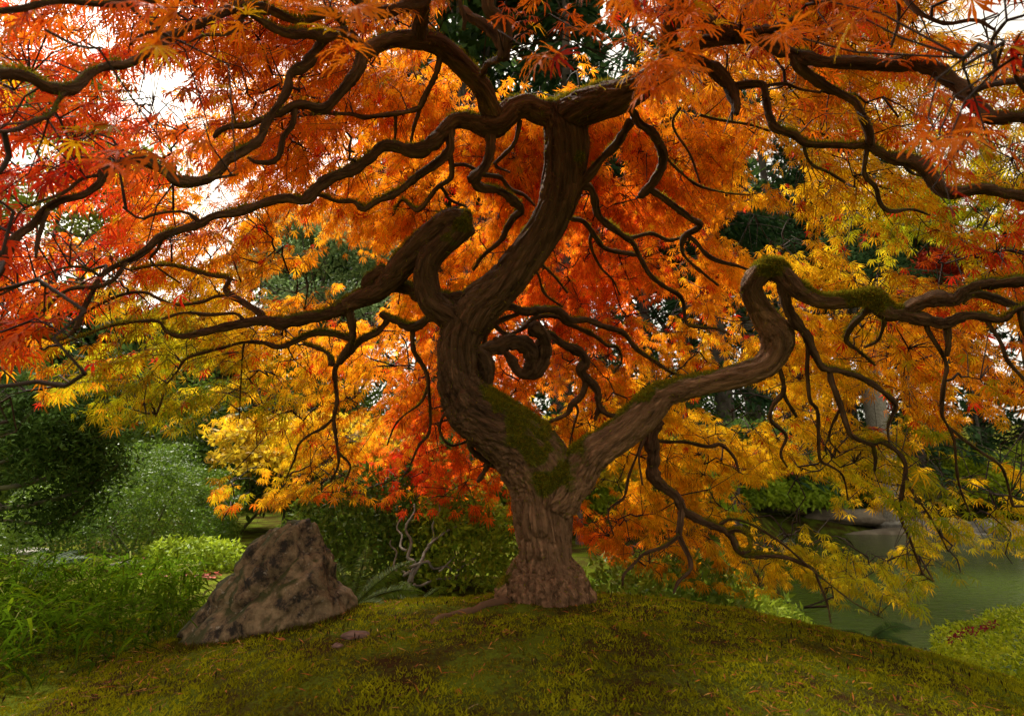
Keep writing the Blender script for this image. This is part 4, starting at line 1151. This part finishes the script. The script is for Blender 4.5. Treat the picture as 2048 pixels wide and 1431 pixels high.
fern(gpt(705, 1200, 2.95), [(.25, .42, .55, .42), (1.0, .34, .95, .55), (.65, .40, .9, .4), (2.3, .36, 1.1, .55), (-.5, .30, .5, .5), (1.6, .38, 1.2, .5), (2.9, .26, .9, .6)], 'arching green fern growing against the right side of the boulder', (.075, .12, .006))
fern(gpt(838, 1170, 3.35), [(.1, .30, .45, .45), (2.9, .34, .5, .5), (.8, .26, .8, .5), (2.2, .30, .8, .45)], 'low fern behind the crest left of the maple foot', (.085, .135, .006))
fern(gpt(1745, 1300, 2.75), [(.15, .27, .62, .48), (.45, .2, .5, .5), (-.2, .20, .2, .3), (2.6, .18, .5, .5)], 'small dark fern on the crest above the pond', (.04, .085, .018))
fern(gpt(55, 1095, 4.6), [(1.2, .5, .9, .5), (2.0, .5, .9, .5), (.5, .5, .8, .5), (-.4, .4, .5, .4)], 'shaded fern behind the bamboo grass', (.03, .06, .015))

# ------------------------------------------------------------------ shrubs and trees
def dome_leaves(mb, c, r, n, L, W, cols, full=.0, rough_=.14, fr=3.0, depth=.3):
    d = rand_unit(int(n * 1.9)); d = d[d[:, 2] > -full][:n]; n = len(d)
    rad = 1 + rough_ * vnoise(d, fr, 101 + int(abs(c[0] * 10)) % 50) + rough_ * .7 * vnoise(d, fr * 2.3, 102) + rough_ * .4 * vnoise(d, fr * 5, 103)
    dep = rng.random(n) ** 2 * depth
    p = np.array(c) + d * (rad * (1 - dep))[:, None] * np.array(r)
    nr = unit(d / np.array(r))
    dirs = unit(rng.normal(size=(n, 3)) + nr * .6)
    cols = np.array(cols)
    t = np.clip(.5 + .5 * vnoise(p, 2.2 / max(r[0], .3), 104) + rng.normal(size=n) * .25, 0, 1)[:, None]
    cc = (cols[0] * (1 - t) + cols[1] * t) * rng.uniform(.7, 1.3, (n, 1))
    kites(mb, p, dirs, nr + rng.normal(size=(n, 3)) * .55, rng.uniform(.7, 1.3, n) * L, rng.uniform(.7, 1.2, n) * W, cc, bend=.12)

def shrub(name, label, loc, r, n, L, W, cols, bark='green_bark', full=.1, stems=6, rise=None, depth=.3, rough_=.14, group=None, mat='green_leaf', cat='shrub', fr=3.0):
    z0 = float(gz(loc[0], loc[1])[0]); base = np.array([loc[0], loc[1], z0])
    e = empty(name, base); tag(e, label, cat, group)
    rise = r[2] * .25 if rise is None else rise
    c = base + [0, 0, rise]
    m = MB(); dome_leaves(m, c, r, n, L, W, cols, full, rough_, fr, depth); m.build('foliage', M[mat], e, loc=base)
    for i in range(stems):
        a = i * 2.4 + loc[0]; rr = rng.uniform(.25, .75)
        tip = c + np.array([math.cos(a) * r[0] * rr, math.sin(a) * r[1] * rr, r[2] * rng.uniform(.2, .6)])
        foot = base + [math.cos(a) * r[0] * .15, math.sin(a) * r[1] * .15, -.03]
        mid = (foot + tip) / 2 + rng.normal(size=3) * r[0] * .1
        s_ = MB(); tube(s_, catmull([foot, mid, tip], 4), np.linspace(.018, .005, 9) * max(r[0], .5), 5, rough=.08); s_.build('stem', M[bark], e, True, base)
    return e

DG, MG, BG, YG = ((.03, .058, .008), (.085, .125, .012)), ((.06, .11, .012), (.14, .20, .02)), ((.16, .24, .014), (.32, .40, .022)), ((.12, .17, .015), (.26, .28, .03))
def at(u, D): return ((u - 1024) / F * D, D * CP + .0)
shrub('round_shrub', 'rounded clipped evergreen shrub with tiny glossy leaves behind the bamboo grass', at(300, 6.4), (1.15, 1.0, .92), 46000, .030, .015, ((.06, .12, .010), (.16, .24, .020)), rise=.15, depth=.18, rough_=.15, fr=3.6, mat='glossy_leaf')
shrub('leafy_groundcover', 'low leafy plants at the foot of the rounded shrub', at(430, 5.6), (.5, .35, .26), 3500, .05, .022, BG, rise=.0, depth=.5)
shrub('azalea_bush', 'clipped bright green azalea with a crimson sprig beside the pond', (2.80, 3.12), (.60, .55, .36), 26000, .027, .012, ((.24, .32, .010), (.52, .56, .018)), full=.9, rise=.06, depth=.16, rough_=.10, fr=4, mat='glossy_leaf')
az = bpy.data.objects['azalea_bush']
m = MB(); pp = np.array([P(u, v, 2.86) for u, v in zip(rng.uniform(1898, 1992, 130), rng.uniform(0, 1, 130))])
us = rng.uniform(1898, 1992, 150); vs_ = 1276 - (us - 1898) / 94 * 30 + rng.normal(size=150) * 5
pp = np.array([P(u, v, 2.78 + rng.normal() * .03) for u, v in zip(us, vs_)])
kites(m, pp, rand_unit(150), np.array([[0, -.3, 1]]) + rng.normal(size=(150, 3)) * .5, rng.uniform(.012, .022, 150), rng.uniform(.007, .011, 150), np.array([.22, .015, .03]) * rng.uniform(.5, 1.4, (150, 1)), bend=.1)
cr = m.build('crimson_sprig', M['green_leaf'], az, loc=parent_world(az)); cr['label'] = 'crimson leaves on the azalea top'; cr['kind'] = 'stuff'

# shrubs just behind the mound
shrub('broadleaf_shrub', 'dark broadleaf shrub right behind the maple trunk', (1.15, 4.75), (.95, .6, .80), 7000, .085, .032, ((.09, .17, .012), (.27, .34, .025)), depth=.5, rise=.25, mat='glossy_leaf')
shrub('light_shrub', 'bright yellow green shrub behind the left side of the maple foot', (-.40, 4.6), (.50, .4, .66), 5200, .055, .024, ((.12, .20, .012), (.34, .38, .025)), depth=.5, rise=.1)
shrub('shaded_shrub', 'dark shaded shrub between the boulder and the maple', (-1.2, 4.7), (.6, .45, .75), 6500, .06, .025, MG, depth=.5, rise=.1)
shrub('pondside_shrub', 'leafy green shrub on the pond bank behind the lower right limb', (2.05, 5.6), (.8, .7, .75), 6000, .08, .032, ((.10, .18, .012), (.28, .34, .025)), depth=.5, rise=.2)
# bare pale branches in front of the shaded shrub
bs = empty('bare_shrub', (-.75, 4.1, float(gz(-.75, 4.1)[0]))); tag(bs, 'leafless shrub with pale crooked branches behind the mound crest', 'shrub')
for rows in [[(825,1175,9),(822,1130,8),(812,1100,7),(806,1050,5),(818,1010,3)],[(826,1160,8),(840,1120,7),(856,1090,6),(862,1045,4),(870,1010,3)],[(812,1130,7),(850,1128,6),(880,1140,5),(915,1142,4),(950,1120,3)],
             [(856,1090,5),(885,1068,4),(915,1052,3)],[(822,1140,6),(800,1150,5),(780,1120,4),(770,1085,3)],[(880,1140,4),(905,1120,3),(930,1118,2)],[(830,1165,6),(870,1165,4),(930,1150,3)],[(812,1100,5),(790,1075,4),(785,1040,3)]]:
    q = catmull(np.array(rows, float), 5); pp = np.array([P(a, b_, 3.95 + .1 * math.sin(i)) for i, (a, b_, w_) in enumerate(q)])
    pp[:, 1] = P(825, 1100, 3.95)[1] + np.linspace(0, .25, len(pp))
    s_ = MB(); tube(s_, pp, q[:, 2] * .5 / F * 3.95, 6, rough=.05); s_.build('branch', M['pale_bark'], bs, True, parent_world(bs))

def leafy_tree(name, label, loc, H, crown_z, rad, n, L, W, cols, clumps=14, tr=.12, bark='conifer_bark', group=None, flat=.5, lean=0, mat='green_leaf', cat='tree', multi=1):
    z0 = float(gz(loc[0], loc[1])[0]); base = np.array([loc[0], loc[1], z0]); e = empty(name, base); tag(e, label, cat, group)
    cen = base + [lean, 0, crown_z]
    cl = []
    for i in range(clumps):
        d = rand_unit(1)[0]; d[2] = d[2] * .9 + .1
        cl.append((cen + d * np.array(rad) * rng.uniform(.35, .85), rng.uniform(.30, .5)))
    for k in range(multi):
        off = np.array([math.cos(k * 2.1), math.sin(k * 2.1), 0]) * tr * (1.6 if multi > 1 else 0)
        t_ = MB(); tp = catmull([base + off - [0, 0, .1], base + off * 2 + [lean * .3 + rng.normal() * .08 * H * .2, 0, crown_z * .5], cen + off * 3 + [0, 0, rad[2] * .4]], 6)
        tube(t_, tp, np.linspace(tr, tr * .25, len(tp)), 9, rough=.06); t_.build('trunk', M[bark], e, True, base)
    for c, s in cl[:8]:
        s_ = MB(); st = tp[int(len(tp) * rng.uniform(.45, .8))]; tube(s_, catmull([st, (st + c) / 2 + [0, 0, -.05 * rad[2]], c], 4), np.linspace(tr * .4, tr * .1, 9), 5); s_.build('limb', M[bark], e, True, base)
    m = MB()
    per = n // clumps
    for c, s in cl:
        dome_leaves(m, c, np.array(rad) * s * [1, 1, flat / .5 * .7], per, L, W, cols, full=.6, rough_=.25, depth=.8)
    m.build('crown', M[mat], e, loc=base); return e

def conifer(label, loc, H, R, n, cols, low=.12, tr=.28, seed=0, group='conifers behind the garden', lb=.34):
    r = np.random.default_rng(seed + 500)
    z0 = float(gz(loc[0], loc[1])[0]); base = np.array([loc[0], loc[1], z0]); e = empty('conifer', base); tag(e, label, 'conifer', group)
    t_ = MB(); zz = np.linspace(-.2, H, 14); tp = base + np.stack([.15 * np.sin(zz * .3 + seed), .1 * np.cos(zz * .4), zz], -1); tube(t_, tp, np.linspace(tr, .03, 14), 12, rough=.06); t_.build('trunk', M['conifer_bark'], e, True, base)
    m = MB(); lm = MB()
    nb = int(H * 7)
    per = n // nb
    for i in range(nb):
        f_ = low + (1 - low) * (i + r.random()) / nb; a = r.uniform(0, 2 * math.pi); L = R * (1 - f_) ** .75 * r.uniform(.7, 1.1) + .25
        st = base + [0, 0, H * f_]; d = np.array([math.cos(a), math.sin(a), 0])
        t = np.linspace(0, 1, 6)
        bp = st + d * (L * t)[:, None] + np.array([0, 0, 1.0]) * (L * (.10 * t - .42 * t * t))[:, None]
        tube(lm, bp, np.linspace(.03, .006, 6), 4, cap=False)
        tt = r.random(per) ** .7; s = np.array([-d[1], d[0], 0]); sp_ = (r.random(per) * 2 - 1) * L * lb * (1.15 - tt)
        p = np.stack([np.interp(tt, t, bp[:, k]) for k in range(3)], -1) + s * sp_[:, None] - np.array([0, 0, 1.0]) * (np.abs(sp_) * .35 + r.random(per) * .12)[:, None]
        dd = d + s * np.sign(sp_)[:, None] * .8 + np.array([0, 0, -.55]) + r.normal(size=(per, 3)) * .3
        cc = (np.array(cols[0]) + (np.array(cols[1]) - cols[0]) * r.random((per, 1))) * r.uniform(.7, 1.25, (per, 1))
        kites(m, p, dd, np.array([[0, 0, 1.0]]) + r.normal(size=(per, 3)) * .5, r.uniform(.2, .48, per), r.uniform(.06, .13, per), cc, bend=.15)
    lm.build('boughs', M['conifer_bark'], e, loc=base)
    m.build('crown', M['needle'], e, loc=base); return e

CD = ((.016, .040, .015), (.040, .080, .028)); CM = ((.025, .055, .018), (.06, .11, .035))
CON = [(1570,20.5,21,3.0,0,'tall dark conifer with grey trunk showing between the right boughs of the maple'),(1680,22,20,3.2,0,'tall conifer standing behind the mossy elbow of the right limb'),
       (1440,16,19,2.8,0,'tall dark conifer left of the grey trunked one'),(1300,18,20,2.8,0,'slender dark conifer behind the right side of the main limb'),(1135,13,17,2.4,0,'conifer with dark trunk rising right behind the main limb'),
       (965,15,17,2.7,0,'dark conifer behind the looping left elbow'),(835,19,17,3,0,'dark conifer behind the orange leaves left of the main limb'),(700,21,15,3,0,'conifer rising behind the pale green maple'),
       (540,22,10.0,3,1,'shorter conifer at the left edge of the pale green maple'),(400,20,7.5,2.6,1,'small conifer below the open white sky'),(230,18,6.0,2.4,1,'low conifer behind the rounded shrub'),
       (60,15,5.5,2.2,1,'low conifer beyond the shaded fern'),(-90,16,9,2.8,1,'conifer beyond the far left branch tips'),(1800,20,15,3,1,'conifer behind the pond on the bank, beside the yellow green bushes'),
       (1930,23,13,3,1,'conifer farther back behind the yellow green bushes'),(2060,21,14,3,1,'conifer above the stone slabs of the far bank'),(1210,25,22,3.2,0,'tallest conifer far behind the maple'),
       (1510,24,20,3.2,0,'far dark conifer between two nearer ones behind the right limb'),(620,28,13,3.4,0,'far conifer seen over the pale green maple'),(1380,26,21,3.2,0,'far conifer behind the slender one')]
for i, (u, D, H, R, k, lab) in enumerate(CON):
    conifer(lab, at(u, D), H, R, 6200, CM if k else CD, seed=i, low=.05 if i not in (0, 4) else .12)

# left foreground conifer with low sweeping boughs
lc = np.array([-4.35, 3.7, float(gz(-4.35, 3.7)[0])]); e = empty('hinoki_tree', lc); tag(e, 'dark evergreen whose low bare boughs reach over the bamboo grass', 'tree')
t_ = MB(); zz = np.linspace(-.1, 4.2, 10); tube(t_, lc + np.stack([.1 * np.sin(zz), 0 * zz, zz], -1), np.linspace(.14, .03, 10), 10, rough=.06); t_.build('trunk', M['green_bark'], e, True, lc)
m = MB()
for rows, D in [([(-190,990,18),(0,976,12),(60,965,10),(110,950,9),(165,925,7),(196,873,5),(205,845,3)], 3.7), ([(-190,1010,18),(0,1016,11),(70,1007,10),(150,985,9),(200,955,7),(242,925,4)], 3.6), ([(-190,1040,14),(0,1040,7),(60,1045,6),(110,1045,6),(160,1020,5),(178,990,4)], 3.6),
                ([(-190,940,16),(-20,930,9),(40,905,8),(90,880,6),(120,850,4)], 3.8), ([(-190,880,16),(-20,870,9),(60,850,7),(130,820,5),(160,800,3)], 3.9), ([(60,965,7),(100,930,6),(118,890,5),(112,850,3)], 3.7), ([(110,950,6),(150,900,5),(160,850,3)], 3.7), ([(-190,830,14),(-20,820,8),(60,790,6),(120,780,4)], 4.0), ([(150,985,6),(170,940,4),(215,900,3)], 3.6)]:
    q = catmull(np.array(rows, float), 6); pp = np.array([P(a, b_, D) for a, b_, w_ in q])
    if rows[0][0] < -100: pp[0] = np.array([lc[0], lc[1], pp[0, 2]])
    s_ = MB(); tube(s_, pp, q[:, 2] * .5 / F * D, 6, rough=.06); s_.build('bough', M['green_bark'], e, True, lc)
    nb = 260
    idx = rng.integers(len(pp) // 3, len(pp), nb); b0 = pp[idx] + rng.normal(size=(nb, 3)) * [.10, .08, .07] + [0, 0, .03]
    for kk in range(4):
        b1 = b0 + rng.normal(size=b0.shape) * .03
        kites(m, b1, rand_unit(nb) + [.3, -.2, .1], rand_unit(nb) + [0, 0, .8], rng.uniform(.03, .07, nb), rng.uniform(.01, .02, nb), np.array([.04, .075, .012]) * rng.uniform(.5, 1.7, (nb, 1)), bend=.1)
nb = 7000
us, vs_ = rng.uniform(-160, 250, nb), 760 + rng.random(nb) * 150
kp = vnoise(np.stack([us / 40, vs_ / 25, 0 * us], -1), 1, 120) > .02 + np.clip(us - 60, 0, 200) / 500
kp &= vs_ < 905 - np.clip(us - 150, 0, 200) * .5
us, vs_ = us[kp], vs_[kp]; nb = len(us)
b1 = np.array([P(a, b_, d_) for a, b_, d_ in zip(us, vs_, rng.uniform(3.7, 4.4, nb))])
kites(m, b1, rand_unit(nb) + [.3, -.2, -.1], rand_unit(nb) + [0, 0, .8], rng.uniform(.04, .09, nb), rng.uniform(.012, .024, nb), np.array([.035, .065, .012]) * rng.uniform(.5, 1.7, (nb, 1)), bend=.1)
m.build('crown', M['needle'], e, loc=lc)

# broadleaf trees
for u, D, H, cz, rad, lab in [(880, 17, 15, 9.5, (3.2, 2.2, 5.0), 'tall dark broadleaf tree behind the upper left limbs'), (1120, 19, 16, 10, (3.2, 2.2, 5.5), 'tall dark broadleaf tree straight behind the main limb'),
        (1370, 19, 16, 9.5, (3.2, 2.2, 5.5), 'tall dark broadleaf tree behind the hooked right branch'), (1640, 24, 15, 9, (3.8, 2.2, 5.0), 'tall dark broadleaf tree across the pond behind the conifers'), (640, 22, 12, 8, (3.4, 2.2, 3.6), 'broad dark tree behind the pale green maple'), (930, 14.5, 18, 14.0, (3.2, 2.2, 4.0), 'tallest broadleaf tree over the mossy hanging stub'),
        (1850, 25, 14, 8, (4.0, 2.2, 4.5), 'broad green tree beyond the bushes of the far bank'), (420, 24, 7, 4.6, (3.2, 2.0, 2.4), 'rounded green tree under the open sky patch'), (320, 16.5, 6, 3.4, (2.6, 1.8, 2.3), 'dense green tree behind the tall hedge shrub'), (110, 18, 7, 4.0, (2.8, 1.8, 2.6), 'dense green tree behind the yellow green one')]:
    leafy_tree('tall_tree', lab, at(u, D), H, cz, rad, 9000, .42, .22, ((.022, .046, .012), (.06, .10, .02)), 20, .25, flat=.6, group='tall trees behind the garden')
leafy_tree('pale_maple', 'pale green layered maple tree beyond the left limb', at(640, 11.5), 6.5, 4.9, (2.1, 1.6, 2.0), 17000, .10, .06, ((.10, .17, .05), (.26, .34, .14)), 18, .11, flat=.3)
leafy_tree('green_maple', 'mid green maple tree below the pale one', at(600, 10.5), 3.6, 2.4, (1.9, 1.4, 1.0), 12000, .10, .05, MG, 16, .10, flat=.35)
leafy_tree('yellow_maple', 'low yellow maple with reddish leaf tips behind the boulder', at(640, 7.6), 2.0, 1.15, (1.45, 1.0, .60), 9000, .085, .05, ((.40, .22, .012), (.62, .46, .025)), 16, .06, flat=.4, mat='leaf')
leafy_tree('golden_maple', 'golden yellow maple bush seen right of the trunk under the curled branch', at(1150, 7.8), 1.8, 1.05, (1.3, 1.0, .65), 7000, .085, .05, ((.36, .25, .014), (.55, .46, .03)), 14, .06, flat=.4, mat='leaf')
leafy_tree('lime_tree_left', 'yellow green broadleaf tree beyond the red leaves', at(60, 13), 12, 8.0, (2.6, 2.0, 4.0), 13000, .13, .08, ((.12, .18, .02), (.34, .34, .04)), 16, .12, flat=.4).name = 'birch_tree'
leafy_tree('layered_maple', 'small green maple with flat layered crown under the right limb', at(1445, 11.5), 2.7, 1.75, (1.35, 1.0, .65), 9000, .085, .045, ((.07, .15, .025), (.16, .26, .05)), 14, .07, flat=.3)
leafy_tree('red_maple', 'crimson maple behind the thick bend of the right limb', at(1595, 20.0), 5.4, 4.75, (1.5, 1.0, .7), 5000, .11, .06, ((.22, .015, .02), (.40, .03, .03)), 10, .08, flat=.4, mat='leaf')
leafy_tree('red_bush', 'low crimson maple bush in front of the layered green maple', at(1450, 10.2), 1.35, 1.12, (.85, .6, .20), 3000, .07, .04, ((.25, .02, .025), (.42, .04, .03)), 9, .05, flat=.4, mat='leaf')
leafy_tree('scarlet_maple', 'scarlet maple glowing behind the tip of the right limb', at(1930, 20.5), 9.5, 8.3, (2.4, 1.6, 1.0), 5000, .2, .11, ((.42, .03, .02), (.6, .10, .02)), 10, .06, flat=.35, mat='leaf')
for k, (u, D, lab) in enumerate([(1590, 18.3, 'small twisted tree with several dark stems at the left end of the far bank'), (1650, 18.8, 'small twisted tree beside its twin on the sandy far bank')]):
    leafy_tree('twisted_tree', lab, at(u, D), 1.9, 1.35, (.9, .7, .42), 4500, .10, .06, ((.16, .30, .03), (.34, .48, .07)), 12, .05, flat=.35, multi=4, group='twisted trees on the far bank')
for k, (u, D, r, cols, lab) in enumerate([(1920, 19.6, (1.7, 1.2, 1.4), ((.28, .36, .012), (.50, .54, .03)), 'sunlit yellow green bush on the far bank'), (2040, 20.5, (1.6, 1.2, 1.7), ((.22, .32, .02), (.42, .48, .04)), 'yellow green bush at the right end of the far bank'),
        (1770, 20.5, (1.6, 1.2, 1.3), BG, 'bright green bush between the twisted trees and the yellow green bush'), (1690, 21.5, (1.5, 1.2, 1.7), MG, 'mid green bush behind the twisted trees'), (1540, 18.0, (1.5, 1.1, 1.2), BG, 'leafy bright bush left of the twisted trees'),
        (1420, 14.5, (1.4, 1.0, 1.2), BG, 'bright green bush on the pond bank behind the lower right limb'), (1830, 22.5, (1.8, 1.2, 2.2), MG, 'tall green bush behind the sunlit one'), (1990, 18.7, (.8, .6, .6), MG, 'low green bush among the stone slabs')]):
    shrub('bank_bush', lab, at(u, D), r, 5500, .17, .09, cols, depth=.4, rise=r[2] * .3, rough_=.2, group='bushes along the far bank', stems=3)
for k, (u, D, r, cols, lab) in enumerate([(980, 9.5, (1.5, 1.0, 1.3), MG, 'green shrub far behind the trunk'), (830, 10.5, (1.6, 1.0, 1.5), DG, 'dark green shrub behind the yellow maple'), (480, 9.2, (1.5, 1.0, 1.6), DG, 'dark shrub behind the rounded shrub'),
        (1270, 9.0, (1.4, 1.0, 1.0), BG, 'bright shrub seen through the lower right branches'), (1300, 13.0, (1.9, 1.2, 2.4), DG, 'tall dark shrub behind the golden maple bush'), (320, 11.5, (2.0, 1.2, 2.4), DG, 'tall dark hedge shrub beyond the path'),
        (120, 10.0, (1.9, 1.2, 2.2), MG, 'broad shrub behind the low evergreen boughs'), (-60, 8.5, (1.6, 1.2, 2.2), DG, 'dark shrub at the edge of the path'), (700, 14.0, (2.2, 1.2, 3.0), DG, 'large dark shrub under the pale green maple'), (1000, 15.5, (2.4, 1.2, 3.4), DG, 'large dark shrub between the conifer trunks'), (1560, 21, (2.6, 1.2, 3.4), DG, 'large dark shrub between the conifers across the pond'), (900, 19, (2.6, 1.4, 5.0), DG, 'high dark thicket behind the curled branch'), (1090, 21, (2.6, 1.4, 5.2), DG, 'high dark thicket behind the dark trunked conifer'), (1270, 22, (2.8, 1.4, 5.4), DG, 'high dark thicket behind the right fork of the maple'), (1430, 19, (2.4, 1.4, 4.6), DG, 'high dark thicket behind the layered green maple'), (560, 20, (2.8, 1.4, 4.2), DG, 'high dark thicket left of the pale green maple'), (1720, 25, (3, 1.5, 3.6), DG, 'dark thicket shrub farthest across the pond')]):
    shrub('garden_shrub', lab, at(u, D), r, 6000, .13, .06, cols, depth=.5, rise=r[2] * .3, rough_=.22, group='shrubs behind the maple', stems=4)

# grey trunk of a broken-topped tree across the pond
def snag(u, D, H, tr, lab, mat):
    x_, y_ = at(u, D); z0 = float(gz(x_, y_)[0]); b = np.array([x_, y_, z0]); e = empty('cedar_tree', b); tag(e, lab, 'tree', 'cedars across the pond')
    t_ = MB(); zz = np.linspace(-.2, H, 12); tube(t_, b + np.stack([.04 * np.sin(zz), 0 * zz, zz], -1), tr * (1 - .25 * zz / H) * (1 + .3 * np.exp(-zz * 3)), 14, rough=.05); t_.build('trunk', M[mat], e, True, b)
    m = MB(); dome_leaves(m, b + [0, 0, H], (1.8, 1.2, 1.6), 5000, .16, .07, CM, full=.6, rough_=.3, depth=.8); m.build('crown', M['needle'], e, loc=b)
snag(1738, 16.6 + 1.6, 7.5, .36, 'thick grey trunk standing on the far bank behind the hanging twigs', 'pale_bark')
snag(1500, 19.5, 9.0, .30, 'brown trunk behind the layered green maple', 'conifer_bark')

# far bank: stone slabs and earth
for k, (u, v, rx, ry, rz, lab) in enumerate([(1800,1030,1.3,.5,.16,'long flat stone slab on the far bank below the hanging twigs'),(1740,1052,1.5,.35,.20,'mossy low slab at the water line of the far bank'),(1930,1035,1.0,.5,.22,'pale stone slab near the right end of the far bank'),(2030,1042,.9,.5,.25,'pale boulder at the right end of the far bank'),(1660,1015,1.2,.5,.18,'sandy slab under the twisted trees'),(1990,1060,.6,.3,.16,'small pale stone at the water line'),(1880,1060,.8,.3,.16,'dark wet stone at the water line')]):
    D = 17.4 + .25 * (1055 - v) / 12; x_, y_ = at(u, D); zt = P(u, v, D)[2]
    small_stone('bank_stone', x_, y_, rx, ry, rz * 1.4, M['stone'] if k not in (1, 4) else M['soil'], 130 + 4 * k, lab, 'stone', z=zt - rz * 1.4, group='stones along the far bank')
# floating leaves
for k, (u, v) in enumerate([(1885,1266),(1950,1231),(1940,1223),(1965,1236),(2030,1221),(1942,1219),(1718,1170),(2046,1225),(1958,1162)]):
    pt = P(u, v, 1) - [0, 0, CAMZ]; pt = pt * ((WATER - CAMZ) / pt[2]); 
    o = bpy.data.objects.new('floating_leaf', LM[k % 6]); link(o); o.location = (pt[0], pt[1], WATER + .012); s_ = .055 if k else .075
    o.scale = (s_, s_ * .8, s_ * .1); o.rotation_euler = (0, 0, k * 1.1); o.color = (.55, .30, .09, 1)
    tag(o, 'tan fallen leaf floating on the green pond' if k else 'largest tan leaf floating beside the azalea', 'leaf', 'leaves floating on the pond')
# stepping stone path at the left
for k, (u, v, rx, ry, lab) in enumerate([(20,1103,.45,.3,'grey paving stone beyond the bamboo grass at the path edge'),(290,1127,.30,.16,'pale flat stepping stone in front of the rounded shrub'),(395,1127,.35,.14,'mossy stepping stone left of the boulder')]):
    x_, y_ = gp(u, v, -.22); small_stone('stepping_stone', x_, y_, rx, ry, .035, M['stone'], 170 + 4 * k, lab, 'stepping stone', group='stepping stones of the path')
# red fallen leaves on the path side
Nf = 260
us, vs_ = rng.uniform(270, 440, Nf), rng.uniform(1118, 1150, Nf)
xy = np.array([gp(a, b_, -.22) for a, b_ in zip(us, vs_)])
m = MB(); kites(m, np.column_stack([xy, gz(xy[:, 0], xy[:, 1]) + .02]), rand_unit(Nf) * [1, 1, .2], np.array([[0, 0, 1.0]]) + rng.normal(size=(Nf, 3)) * .3, rng.uniform(.03, .06, Nf), rng.uniform(.02, .04, Nf), np.array([.20, .03, .012]) * rng.uniform(.5, 2, (Nf, 1)), bend=.1)
tag(m.build('leaf_litter', M['dry']), 'dark red leaves littering the mossy path side', 'leaf litter', kind='stuff')

# leaves, needles and boughs too many to pick apart stay joined per plant
for o in COL.objects:
    if o.parent is not None and o.name.split('.')[0] in ('crown', 'foliage', 'boughs'):
        o['kind'] = 'stuff'
